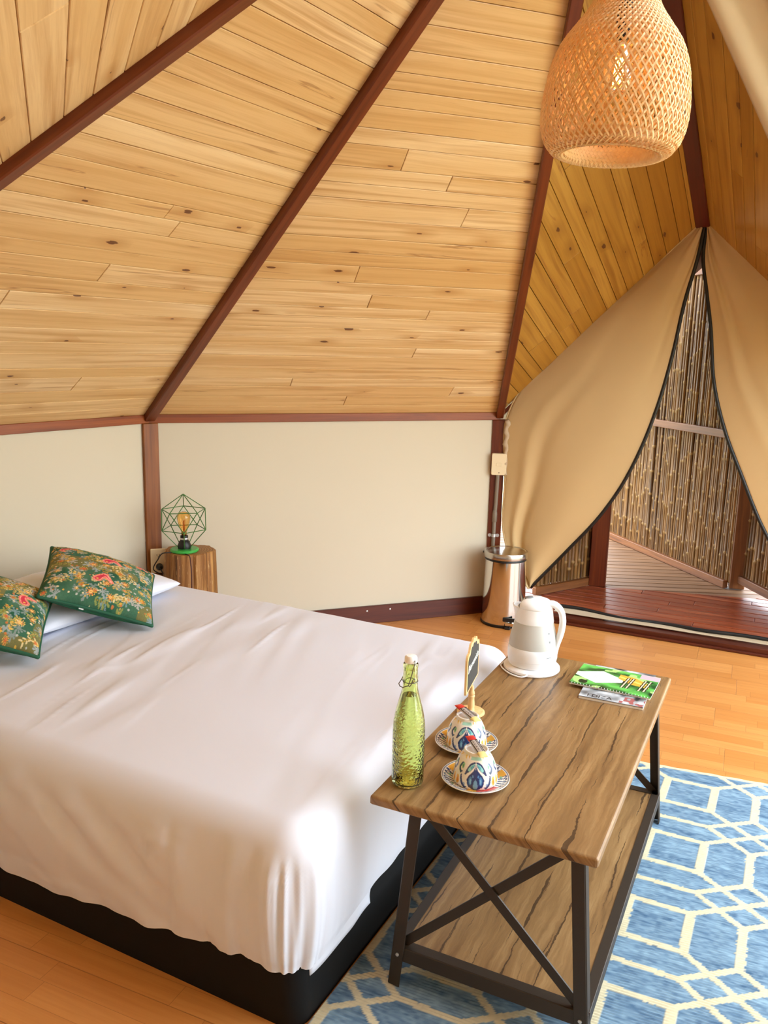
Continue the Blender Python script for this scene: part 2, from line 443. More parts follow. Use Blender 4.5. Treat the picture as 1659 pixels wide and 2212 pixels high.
def rafter(a, b, w=0.055, h=0.05, mat=M_rafter, up=(0, 0, 1), sink=0.012, name='rafter'):
    a = off(a); b = off(b); d = (b-a).normalized(); u = Vector(up); u = (u-d*u.dot(d)).normalized()
    m = MB(); m.bar(a-u*sink, b-u*sink, w, h, u, 0.004)
    return m.build(name, mat, ceiling)
for q in (A, B, L, C, A2, B2, C2): rafter(v3(q, HB if q in (A2, B2) else HW), APEX, 0.052 if q in (A, L) else 0.04)
rafter(D3, APEX, 0.066, 0.05, M_rafterD); rafter(F3, APEX); rafter(G3, APEX)
m = MB(); m.lathe([(0.0, -0.05), (0.07, -0.04), (0.075, 0.06), (0.0, 0.07)], 8, off(APEX)); m.build('apex_hub', M_rafter, ceiling)
for g0, g1, g2 in ((B, D3, C), (C2, F3, B2)):                       # barge boards edging the gables
    for q in (g0, g2):
        a = v3(q, HB if q == B2 else HW); rafter(a, g1, 0.03, 0.02, M_rafter, sink=0.016, name='barge_board')

# walls
def wall(name, p, q, z0=0.0, z1=HW-0.03, th=0.05):
    d = (q-p).normalized(); n = Vector((d.y, -d.x))
    if n.dot(P0-p) > 0: n = -n
    m = MB(); c = (p+q)/2+n*(th/2); M = Matrix(((d.x, -d.y, 0), (d.y, d.x, 0), (0, 0, 1)))
    m.box((0, 0, 0), ((q-p).length, th, z1-z0), M)
    o = m.build(name, M_wall); o.location = (c.x, c.y, (z0+z1)/2); return struct(o)
wall('wall_back', A, B); wall('wall_head', L, A); wall('wall_left', C2, L)
wall('wall_front', A2, B2, 0.0, HB-0.02)
def closed_gable(name, p, q):                                     # closed canvas door behind the photographer
    d = (q-p).normalized(); n = Vector((d.y, -d.x)); n = -n if n.dot(P0-p) > 0 else n
    c = (p+q)/2+n*0.03; pts = [(p, 0.0), (q, 0.0), (q, HW), ((p+q)/2, 2.35), (p, HB)]
    V = [(a.x+n.x*o-c.x, a.y+n.y*o-c.y, z) for o in (0.0, 0.006) for a, z in pts]
    F = [(4, 3, 2, 1, 0), (5, 6, 7, 8, 9)]+[(i, (i+1) % 5, (i+1) % 5+5, i+5) for i in range(5)]
    o = mk(name, V, F, M_canvas); o.location = (c.x, c.y, 0); return struct(o)
closed_gable('door_2', B2, C2)
def trim(name, p, q, z0, z1, depth, mat, proud=0.0, inset=0.0, kind='trim'):
    d = (q-p).normalized(); n = Vector((d.y, -d.x))
    if n.dot(P0-p) < 0: n = -n
    a = p+d*inset; b = q-d*inset; c = (a+b)/2+n*(proud-depth/2)
    M = Matrix(((d.x, -d.y, 0), (d.y, d.x, 0), (0, 0, 1))); m = MB(); m.box((0, 0, 0), ((b-a).length, depth, z1-z0), M, 0.002)
    o = m.build(name, mat); o.location = (c.x, c.y, (z0+z1)/2); return struct(o)
trim('trim_1', A, B, 1.117, HW+0.004, 0.06, M_beam, 0.012); trim('trim_2', L, A, 1.117, HW+0.004, 0.06, M_beam, 0.012)
trim('trim_3', C2, L, 1.117, HW+0.004, 0.06, M_beam, 0.012); 
trim('trim_5', A2, B2, HB-0.045, HB, 0.06, M_beam, 0.012)
bb = trim('baseboard_back', A, B, 0.0, 0.10, 0.018, M_base, 0.018, 0.04); trim('baseboard_head', L, A, 0.0, 0.10, 0.018, M_base, 0.018, 0.04)
trim('baseboard_left', C2, L, 0.0, 0.10, 0.018, M_base, 0.018, 0.04)
dAB = (B-A).normalized(); nAB = Vector((dAB.y, -dAB.x))
for t_ in (0.35, 0.2):
    m = MB(); m.lathe([(0, 0.002), (0.005, 0.0015), (0.005, -0.001)], 8, M=Matrix(((0, 0, 0), (0, 0, -1), (0, 1, 0))) if False else Matrix.Rotation(PI/2, 3, 'X'))
    s_ = m.build('screw', M_zinc, bb); s_.location = (-(0.5-t_)*0+(t_*0.9), -0.0095, 0.03); s_.rotation_euler = (0, 0, math.atan2(dAB.y, dAB.x))
    q = dAB*(t_*0.9)+nAB*0.0095; s_.location = (q.x, q.y, 0.025)

def post(name, p, face, w, dep, mat, z1=1.118, proud=0.02):
    f_ = Vector(face).normalized(); s_ = Vector((f_.y, -f_.x)); M = Matrix(((s_.x, f_.x, 0), (s_.y, f_.y, 0), (0, 0, 1)))
    m = MB(); c = p+f_*(proud-dep/2); m.box((0, 0, z1/2), (w, dep, z1), M, 0.003)
    o = m.build(name, mat); o.location = (c.x, c.y, 0); return struct(o), M
postA, MA = post('trim_6', A, P0-A, 0.078, 0.09, M_postA, proud=0.028)
postB, MB_ = post('trim_7', B, Vector((-0.12, -1)), 0.074, 0.09, M_postB, proud=0.03)
for k, q in enumerate((L, C2, B2, A2, L2, C)): post('trim_%d' % (8+k), q, P0-q, 0.08, 0.09, M_postB, HB-0.03 if q in (B2, A2) else 1.118)
f_ = (P0-A).normalized(); m = MB(); m.box((f_.x*0.030, f_.y*0.030, 0.36), (0.0795, 0.008, 0.36), MA, 0.002)
br = m.build('metal_bracket', simple('dark_bracket', (52, 26, 18), 0.45, 0.2), postA)
for z in (0.505, 0.47, 0.44, 0.40):
    for sx in (-0.028,):
        s2 = Vector((f_.y, -f_.x)); m = MB(); m.lathe([(0, 0.003), (0.004, 0.002), (0.004, -0.002)], 8, M=Matrix.Rotation(PI/2, 3, 'X'))
        b_ = m.build('screw', M_zinc, br); q = f_*0.035+s2*sx*-1; b_.location = (q.x, q.y, z); b_.rotation_euler = (0, 0, math.atan2(s2.y, s2.x)+PI)

# ------------------------------------------------------------------ laminate floor, one object per board
floor = struct(empty('floor', (P0.x, P0.y, 0)))
octo = [A, L, C2, B2, A2, L2, C, B]
fa = math.radians(-23.5); eu = Vector((math.cos(fa), math.sin(fa), 0)); ev = Vector((-eu.y, eu.x, 0)); en = Vector((0, 0, 1))
poly = [((q-P0).x*eu.x+(q-P0).y*eu.y, (q-P0).x*ev.x+(q-P0).y*ev.y) for q in octo]
m = MB(); nn = len(octo)
m.add([(q.x-P0.x, q.y-P0.y, -0.012) for q in octo]+[(q.x-P0.x, q.y-P0.y, -0.12) for q in octo], [tuple(range(nn)), tuple(range(nn, 2*nn))[::-1]]+[(i, i+nn, (i+1) % nn+nn, (i+1) % nn) for i in range(nn)])
m.build('floor_base', M_backing, floor)
rd = random.Random(5); bw = 0.195; v = -2.6
while v < 2.6:
    row = clip(clip(poly, 0, -1, -(v+0.0003)), 0, 1, v+bw-0.0003)
    if len(row) >= 3:
        u = -2.8-rd.uniform(0, 1.2)
        while u < 2.8:
            pc = clip(clip(row, -1, 0, -(u+0.0003)), 1, 0, u+1.2-0.0003)
            if len(pc) >= 3 and area(pc) > 5e-4:
                board('plank', pc, (Vector((0, 0, 0)), eu, ev, en), M_lam, floor, th=0.011, ch=0.0004, uvo=(rd.uniform(0, 30), round(-v/0.065)*0.065+0.195*rd.randint(0, 400)))
            u += 1.2
    v += bw

# ------------------------------------------------------------------ doorway, porch deck and bamboo screens
bd2 = (C-B).normalized(); bn2 = Vector((-bd2.y, bd2.x))
def door(a, o, z): q = B+bd2*a+bn2*o; return Vector((q.x, q.y, z))
ang_d = math.atan2(bd2.y, bd2.x)
Mdoor = Matrix(((bd2.x, bn2.x, 0), (bd2.y, bn2.y, 0), (0, 0, 1)))
m = MB(); m.box((0, 0, 0), (1.95, 0.055, 0.036), Mdoor, 0.003); o = m.build('trim_16', M_base); o.location = door(1.01, 0.02, 0.018); struct(o)
m = MB(); m.box((0, 0, 0), (1.95, 0.02, 0.014), Mdoor, 0.003); o = m.build('trim_17', M_base); o.location = door(1.01, -0.02, 0.007); struct(o)
deck = struct(empty('floor_deck', door(0.9, 0.5, 0)))
dk0 = Vector(deck.location)
du = Vector((bd2.x, bd2.y, 0)); dv = Vector((bn2.x, bn2.y, 0))
rd = random.Random(9); v = 0.05; i = 0
area_front = [(-0.05, 0.05), (2.1, 0.05), (2.1, 1.17), (-0.05, 0.62)]
while v < 1.2:
    w = rd.uniform(0.075, 0.092)
    row = clip(clip(area_front, 0, -1, -(v+0.0035)), 0, 1, v+w-0.0035)
    if len(row) >= 3 and area(row) > 1e-3:
        for a, b in ((-1, rd.uniform(0.5, 1.6)), (0, 3)):
            pass
        cut = rd.uniform(0.5, 1.5)
        for a, b in ((-1, cut), (cut, 3)):
            pc = clip(clip(row, -1, 0, -(a+0.001)), 1, 0, b-0.001)
            if len(pc) >= 3 and area(pc) > 5e-4:
                board('plank', pc, (Vector(door(0, 0, 0.028))-dk0, du, dv, en), M_deck, deck, th=0.025, ch=0.003, proud=rd.uniform(-0.001, 0.001), uvo=(rd.uniform(0, 30), rd.uniform(0, 30)))
    v += w
fa2 = math.radians(-4); du2 = Vector((math.cos(fa2), math.sin(fa2), 0)); dv2 = Vector((-du2.y, du2.x, 0))
fo = Vector(door(-0.05, 0.62, 0.022)); ploy = []
for a, o_ in ((-0.05, 0.625), (2.1, 1.175), (2.1, 2.2), (1.0, 3.4), (-0.8, 3.4), (-0.8, 1.0)):
    q = Vector(door(a, o_, 0.022))-fo; ploy.append((q.dot(du2), q.dot(dv2)))
v = min(p[1] for p in ploy)
while v < max(p[1] for p in ploy):
    w = rd.uniform(0.085, 0.1); row = clip(clip(ploy, 0, -1, -(v+0.004)), 0, 1, v+w-0.004)
    if len(row) >= 3 and area(row) > 1e-3: board('plank', row, (fo-dk0, du2, dv2, en), M_deck2, deck, th=0.025, ch=0.003, uvo=(rd.uniform(0, 30), rd.uniform(0, 30)))
    v += w
def ground_mat():
    t = NT('dry_ground'); g = t.noise(t.obj(), 1.5, 5)
    t.P(Base_Color=t.ramp(g, [(0.3, (150, 142, 96)), (0.7, (196, 186, 140))]), Roughness=0.95); return t.m
m = MB(); m.box((0, 0, -0.45), (80, 80, 0.2)); g_ = m.build('ground', ground_mat()); struct(g_)

def bamboo_mat():
    t = NT('bamboo_cane'); uv = t.uv(); rnd = t.rnd(); sp = t.n('SeparateXYZ', {'Vector': uv})
    sh = t.n('VectorMath', {0: uv, 1: t.n('CombineXYZ', {'X': t.math('MULTIPLY', rnd, 41.0), 'Y': t.math('MULTIPLY', rnd, 13.0)}).outputs[0]}, operation='ADD').outputs[0]
    g = t.noise(t.map(sh, (3.0, 60, 1)), 1.0, 4, 0.65); g2 = t.noise(t.map(sh, (9, 200, 1)), 1.0, 3)
    base = t.mix(rnd, rgba((108, 70, 30)), rgba((160, 114, 56)))
    c = t.mix(t.ramp(g, [(0.38, (0, 0, 0, 1)), (0.7, (1, 1, 1, 1))]), base, rgba((60, 38, 18)))
    c = t.mix(t.math('MULTIPLY', t.ramp(g2, [(0.55, (0, 0, 0, 1)), (0.75, (1, 1, 1, 1))]), 0.5), c, rgba((164, 130, 78)))
    t.P(Base_Color=c, Roughness=0.5); t.bump(g2, 0.2, 0.001); return t.m
M_bamboo = bamboo_mat()
M_node = simple('bamboo_node', (150, 116, 66), 0.6)
def cane_mesh(h, r, seed, top=None):
    rd = random.Random(seed); m = MB(); z = 0; pts = []; rr = []
    lean = rd.uniform(-0.004, 0.004); nodes = []
    z = rd.uniform(0.05, 0.22)
    pts.append((0, 0, 0)); rr.append(r)
    while z < h-0.02:
        x = lean*math.sin(z*2.2)
        for dz, k in ((-0.009, 1.0), (-0.003, 1.18), (0.003, 1.18), (0.009, 1.0)): pts.append((x, 0, z+dz)); rr.append(r*k)
        nodes.append((x, z)); z += rd.uniform(0.16, 0.30)
    pts.append((0, 0, h)); rr.append(r*0.94)
    m.tube(pts, rr, 7)
    me_o = m.build('cane', M_bamboo, None, smooth=True, autosmooth=0.9); me = me_o.data; bpy.data.objects.remove(me_o)
    me.materials.append(M_node)
    zc = np.array([p.center.z for p in me.polygons]); mi = np.zeros(len(zc), int)
    for x, zz in nodes: mi[np.abs(zc-zz) < 0.0062] = 1
    me.polygons.foreach_set('material_index', mi); return me
def fence(p, q, h, label, z0=0.05, rails=(0.03,), backing=True, rail_w=0.05, post_ends=(), htop=None, seed=0, r=(0.008, 0.013)):
    p = Vector(p); q = Vector(q); d = q-p; Ln = d.length; d.normalize(); yaw = math.atan2(d.y, d.x)
    root = thing('bamboo_fence', label, 'fence', (p.x, p.y, p.z), yaw)
    rd = random.Random(seed); x = 0.0; variants = {}
    bk = MB()
    while x < Ln:
        rr = rd.uniform(*r); hh = h if htop is None else htop(x)
        key = (round(rr, 3), rd.randint(0, 5), round(hh, 2))
        if key not in variants: variants[key] = cane_mesh(hh, rr, hash(key) % 9999 if False else int(rr*1e5)+key[1]*17)
        o = bpy.data.objects.new('cane', variants[key]); S.collection.objects.link(o); o.parent = root
        o.location = (x+rr, rd.uniform(-0.004, 0.004), z0); o.rotation_euler = (rd.uniform(-0.004, 0.004), rd.uniform(-0.006, 0.006), rd.uniform(0, 6.28))
        bk.tube([(x+rr*2, 0.024, z0), (x+rr*2+rd.uniform(-.006, .006), 0.024, z0+hh)], rr, 6)
        x += 2*rr+rd.uniform(0.0, 0.0018)
    if backing: stuff(bk.build('rear_canes', M_bamboo, root))
    if htop is None and len(rails) > 2:
        m = MB(); m.box((Ln/2, 0.0, 2.095), (Ln+0.1, 0.07, 0.09), ch=0.004); m.build('top_beam', M_rafter, root)['label'] = 'dark red top beam'
    for z in rails:
        m = MB(); m.box((Ln/2, -0.022, z), (Ln, 0.036, rail_w), ch=0.003); m.build('rail', M_porch, root)
    return root
fence(door(0.22, 2.30, 0.02), door(1.21, 1.165, 0.02), 2.0, 'tall bamboo cane screen seen through the open tent doorway, with rails at foot and middle', 0.04, (0.03, 0.985, 2.02), seed=3)
fence(door(0.14, 0.36, 0.02), door(0.40, 0.80, 0.02), 1.1, 'short bamboo panel low behind the left tent flap beside the reddish post', 0.06, (0.035,), seed=4, r=(0.012, 0.017))
fence(door(1.29, 1.17, 0.02), door(1.78, 0.40, 0.02), 1.6, 'bamboo panel half hidden behind the right tent flap, right of the doorway', 0.10, (0.075,), seed=5, r=(0.012, 0.017))
for a, o_, w, h, lb in ((0.45, 0.79, 0.105, 1.9, 'reddish square porch post at the left of the doorway, behind the canvas flap'), (1.255, 1.185, 0.09, 2.02, 'brown square porch post at the right of the doorway, ending the cane screen')):
    m = MB(); m.box((0, 0, h/2), (w, w, h), Matrix.Rotation(ang_d+0.15, 3, 'Z'), 0.004)
    o = m.build('porch_post', M_postB if o_ < 1 else M_porch); o.location = door(a, o_, 0.03); tag(o, lb, 'post')
m = MB(); m.bar(door(0.985, 0.03, 2.10), door(0.90, 1.45, 2.11), 0.07, 0.09, ch=0.004); o = m.build('porch_ridge_beam', M_rafter)
q0 = Vector(door(0.95, 0.7, 2.1)); o.data.transform(Matrix.Translation(-q0)); o.location = q0; tag(o, 'dark red ridge beam above the parting of the tent flaps', 'beam')

for k, (a0, a1) in enumerate(((0.985, -0.25), (0.985, 2.2))):  # roof slabs added to dim the porch, kept short so the screen stays lit
    pts = [door(a0, 0.06, 2.17), door(a0, 1.5, 2.19), door(a1, 1.5, 1.05), door(a1, 0.06, 1.05)]; nrm = (pts[1]-pts[0]).cross(pts[3]-pts[0]).normalized()
    if nrm.z < 0: nrm = -nrm
    c = Vector(door(1, 1.2, 1.05)); o = mk('porch_shade_roof', [p-c for p in pts]+[p-c+nrm*0.02 for p in pts], [(0, 1, 2, 3), (7, 6, 5, 4), (0, 4, 5, 1), (1, 5, 6, 2), (2, 6, 7, 3), (3, 7, 4, 0)], M_rafter); o.location = c
    struct(o)
# canvas flaps (in the door plane: along, z)
def flap(name, outer, inner, n, label, mir, folds, bulge=0.05, off0=0.012):
    n1, n2 = n
    O = catmull(outer, n1); I = catmull(inner, n1)
    s = np.linspace(0, 1, n2)[None, :, None]
    G2 = O[:, None, :]*(1-s)+I[:, None, :]*s
    T, Sg = np.meshgrid(np.linspace(0, 1, n1), np.linspace(0, 1, n2), indexing='ij')
    o = off0+bulge*np.sin(PI*Sg)*np.sin(PI*np.clip(T*0.9+0.05, 0, 1))+folds(T, Sg)
    a = G2[..., 0]; z = G2[..., 1]
    X = B.x+bd2.x*a-bn2.x*o; Y = B.y+bd2.y*a-bn2.y*o
    G = np.stack([X, Y, z], -1)
    c = G[n1//2, n2//2].copy(); c[2] = G[..., 2].min()
    V, F, U = sheet(G-c, 0.0025)
    ob = mk(name, V, F, M_canvas, None, True, U); ob.location = c; tag(ob, label, 'curtain')
    m = MB(); m.tube([tuple(p) for p in (G[:, -1]-c)], 0.0095, 8); m.build('black_piping', M_black, ob, True)['label'] = 'black zip edge of the flap'
    m = MB(); m.tube([tuple(p) for p in (G[:, 0]-c)], 0.005, 6); m.build('top_hem', M_canvas, ob, True)
    return ob
foldL = lambda T, Sg: (0.012*np.sin(Sg*9+T*2.0)*np.exp(-((1-T)*2.2)**2)*(1-Sg)*2 + 0.020*np.exp(-((Sg-0.13-0.25*(1-T))/0.05)**2)*np.clip((T-0.35)*2, 0, 1)
                       - 0.016*np.exp(-((Sg-0.22-0.30*(1-T))/0.05)**2)*np.clip((T-0.35)*2, 0, 1)+0.005*vnoise(T*6, Sg*5, 3)
                       - 0.012*np.exp(-((Sg-0.86)/0.03)**2)*np.clip(1-T*2.2, 0, 1))
flap('tent_flap', [(0.975, 2.128), (0.745, 1.905), (0.524, 1.705), (0.30, 1.47), (0.10, 1.262), (0.052, 1.15), (0.058, 0.80), (0.075, 0.45), (0.16, 0.26), (0.232, 0.178)],
     [(0.993, 2.12), (0.975, 1.98), (0.93, 1.758), (0.893, 1.49), (0.841, 1.228), (0.768, 0.984), (0.69, 0.80), (0.60, 0.645), (0.42, 0.41), (0.236, 0.182)],
     (90, 46), 'large beige canvas tent flap swept to the left of the doorway behind the bin', 1, foldL)
foldR = lambda T, Sg: 0.010*np.exp(-((Sg-0.80)/0.04)**2)*np.clip(1.4-T*2, 0, 1)-0.012*np.exp(-((Sg-0.7)/0.05)**2)*np.clip(1.2-T*2, 0, 1)+0.004*vnoise(T*5, Sg*4, 9)
flap('tent_flap', [(1.0, 2.132), (1.16, 1.995), (1.30, 1.862), (1.62, 1.56), (1.97, 1.22), (2.0, 0.8), (1.98, 0.45), (1.9, 0.25), (1.83, 0.18)],
     [(1.001, 2.12), (0.998, 1.955), (1.028, 1.80), (1.059, 1.647), (1.109, 1.333), (1.178, 1.12), (1.265, 0.928), (1.421, 0.616), (1.60, 0.38), (1.826, 0.18)],
     (90, 46), 'beige canvas tent flap on the right of the doorway, covering the bamboo there', -1, foldR, 0.05)
# crumpled canvas tied beside the post, zip strip lying over the sill
m = MB()
pts = [Vector(door(0.055+0.006*math.sin(k*1.9), -0.03-0.008*math.cos(k*2.3), 1.12-k*0.022)) for k in range(15)]
q0 = pts[-1].copy(); m.tube([p-q0 for p in pts], [0.008+0.009*abs(math.sin(k*1.1+0.6)) for k in range(15)], 9)
o = m.build('canvas_bunch', M_canvas_pale, None, True); o.location = q0; tag(o, 'crumpled bunch of pale canvas squeezed between the wall post and the flap top', 'canvas')
n1 = 80; G = np.zeros((n1, 6, 3))
for i in range(n1):
    a = 0.36+1.55*i/(n1-1); wv = 0.012*math.sin(a*7.5+0.6)+0.008*math.sin(a*15)
    for k in range(6):
        o_ = 0.052+(0.062+wv+0.03*math.exp(-((a-0.45)/0.2)**2))*k/5; G[i, k] = door(a, o_, 0.040+0.006*math.sin(k*1.1+a*6)*(k/5)+0.004)
c = np.array(door(1.1, 0.08, 0.03)); V, F, U = sheet(G-c, 0.002); o = mk('door_zip_strip', V, F, M_canvas_pale, None, True, U); o.location = c
tag(o, 'pale canvas strip with black zip edge lying along the door sill', 'canvas')
m = MB(); m.tube([tuple(p+np.array([0, 0, 0.006])) for p in (G[:, -1]-c)], 0.011, 8); m.build('zip', M_black, o, True)['label'] = 'black zip tape'

# canvas drape hanging along the rafter at the top right
def drape():
    n1, n2 = 60, 26
    top = APEX+Vector((0.02, 0.02, -0.10)); bot = v3(C, 1.42)+(v3(P0, 0)-v3(C, 0)).normalized()*0.14
    dirv = (bot-top); side = Vector((bd2.x, bd2.y, 0))
    G = np.zeros((n1, n2, 3)); inw = Vector((P0.x-C.x, P0.y-C.y, 0)).normalized(); lat = Vector((-inw.y, inw.x, 0))*-1
    for i in range(n1):
        t = i/(n1-1); cpt = top+dirv*t
        for k in range(n2):
            s = k/(n2-1); wd = 0.06+0.36*t
            fold = 0.030*math.sin(s*PI*2.6+0.4)*(0.35+t)
            q = cpt+side*(-(0.045+0.125*t)+(0.12+0.28*t)*s)+Vector((inw.x*fold, inw.y*fold, -abs(fold)*0.4-0.045))
            G[i, k] = q
    c = G[n1//2, n2//2].copy(); V, F, U = sheet(G-c, 0.002)
    o = mk('canvas_drape', V, F, M_canvas_pale, None, True, U); o.location = c
    tag(o, 'pale canvas drape in soft folds, high up to the right of the pendant lamp', 'curtain')
drape()

# ------------------------------------------------------------------ rug
TX, TY, TYAW = 0.4488, 2.1018, -0.4525
def rug():
    st = 0.0045; u = np.arange(-0.36, 1.25, st); v = np.arange(-1.25, 0.955, st)
    Uu, Vv = np.meshgrid(u, v, indexing='ij')
    umin = -0.318+0.0225*(Vv+0.73); Uu = umin+(Uu+0.36)*(1.25-umin)/(1.25+0.36)
    vmax = 0.891+0.109*Uu
    Vv = -1.25+(Vv+1.25)*(vmax+1.25)/(0.95+1.25)
    jag = 0.0013*vnoise(Uu/0.006, Vv/0.006, 5)
    a = np.mod(Uu-0.408+jag, 0.422); p = 0.37; w = np.abs(np.mod(Vv-0.01+p/2+jag, p)-p/2)
    D = np.full(a.shape, 9.0)
    def seg(x0, y0, x1, y1, wd):
        dx, dy = x1-x0, y1-y0; t = np.clip(((a-x0)*dx+(w-y0)*dy)/(dx*dx+dy*dy), 0, 1)
        np.minimum(D, np.hypot(a-x0-t*dx, w-y0-t*dy)-wd, out=D)
    for x in (0, 0.132, 0.264, 0.422): seg(x, 0, x, 0.083, 0.0125)
    for x in (0, 0.132): seg(x, 0.083, x+0.132, 0.185, 0.0092); seg(x+0.132, 0.083, x, 0.185, 0.0092)
    seg(0.264, 0.083, 0.422, 0.083, 0.010); seg(0.264, 0.185, 0.422, 0.185, 0.0092)
    edge = vmax-Vv
    cream = (D < 0) | (edge < 0.012)
    th = vnoise(Uu/0.012, Vv/0.0048, 1)*0.6+vnoise(Uu/0.03, Vv/0.0048, 2)*0.5+vnoise(Uu/0.2, Vv/0.02, 4)*0.5
    k = np.clip(th*0.5+0.5, 0, 1)[..., None]
    blue = lin((68, 98, 128))*(1-k)+lin((138, 168, 188))*k
    cr = lin((216, 206, 172))*(0.93+0.07*vnoise(Uu/0.006, Vv/0.006, 6)[..., None])
    col = np.where(cream[..., None], cr, blue)
    z = 0.010+0.0007*np.sin(Vv*2*PI/0.009)+np.where(cream, 0.0006, 0)
    G = np.stack([Uu, Vv, z], -1); n1, n2 = a.shape
    i = np.arange(n1*n2).reshape(n1, n2); F = np.stack([i[:-1, :-1], i[1:, :-1], i[1:, 1:], i[:-1, 1:]], -1).reshape(-1, 4)
    V = G.reshape(-1, 3); loop = list(i[0, :])+list(i[1:, -1])+list(i[-1, -2::-1])+list(i[-2:0:-1, 0]); k0 = len(V)
    Vb = V[loop].copy(); Vb[:, 2] = 0.0006; nb = len(loop)
    Fs = [(loop[j], loop[(j+1) % nb], k0+(j+1) % nb, k0+j) for j in range(nb)]
    me = bpy.data.meshes.new('rug'); Va = np.r_[V, Vb]
    me.from_pydata(Va.tolist(), [], F.tolist()+Fs)
    ca = me.color_attributes.new('Col', 'FLOAT_COLOR', 'POINT'); cc = np.r_[col.reshape(-1, 3), np.tile(lin((216, 206, 172)), (nb, 1))]
    ca.data.foreach_set('color', np.c_[cc, np.ones(len(cc))].ravel()); me.materials.append(M_vcloth); me.update()
    o = bpy.data.objects.new('rug', me); S.collection.objects.link(o); o.location = (TX, TY, 0); o.rotation_euler = (0, 0, TYAW)
    tag(o, 'blue woven rug with cream hexagon lattice under the coffee table', 'rug')
rug()

# ------------------------------------------------------------------ bed
BX = Vector((0.889, -0.457)); BY = Vector((0.457, 0.889)); FC = Vector((-0.165, 1.586)); BL_, BW_ = 1.90, 1.37
bc = FC-BX*(BL_/2)+BY*(BW_/2); byaw = math.atan2(BX.y, BX.x)
bed = thing('bed', 'low double bed in a plain white sheet on a black fabric base', 'bed', (bc.x, bc.y, 0), byaw)
def rbox(L_, W_, z0, z1, r, n=8):
    m = MB(); ring = []
    for cx, cy, a0 in ((L_/2-r, W_/2-r, 0), (-L_/2+r, W_/2-r, PI/2), (-L_/2+r, -W_/2+r, PI), (L_/2-r, -W_/2+r, 1.5*PI)):
        for k in range(n+1): t = a0+PI/2*k/n; ring.append((cx+r*math.cos(t), cy+r*math.sin(t)))
    k = len(ring); V = []
    for z, s in ((z0, 0), (z1-0.006, 0), (z1, 0.006)):
        for x, y in ring: V.append((x*(1-s), y*(1-s), z))
    F = [tuple(range(k))[::-1], tuple(range(2*k, 3*k))]+[(i*k+j, i*k+(j+1) % k, (i+1)*k+(j+1) % k, (i+1)*k+j) for i in range(2) for j in range(k)]
    m.add(V, F); return m
rbox(BL_, BW_, 0.0, 0.235, 0.05).build('base', M_blackcloth, bed, True, 0.6)
def sheet_mat():
    t = NT('white_sheet'); w = t.noise(t.obj(), 900.0, 1)
    t.P(Base_Color=rgba((222, 226, 238)), Roughness=0.62, Sheen_Weight=0.15, Specular_IOR_Level=0.3); t.bump(w, 0.05, 0.0003); return t.m
M_sheet = sheet_mat(); M_pillow = M_sheet
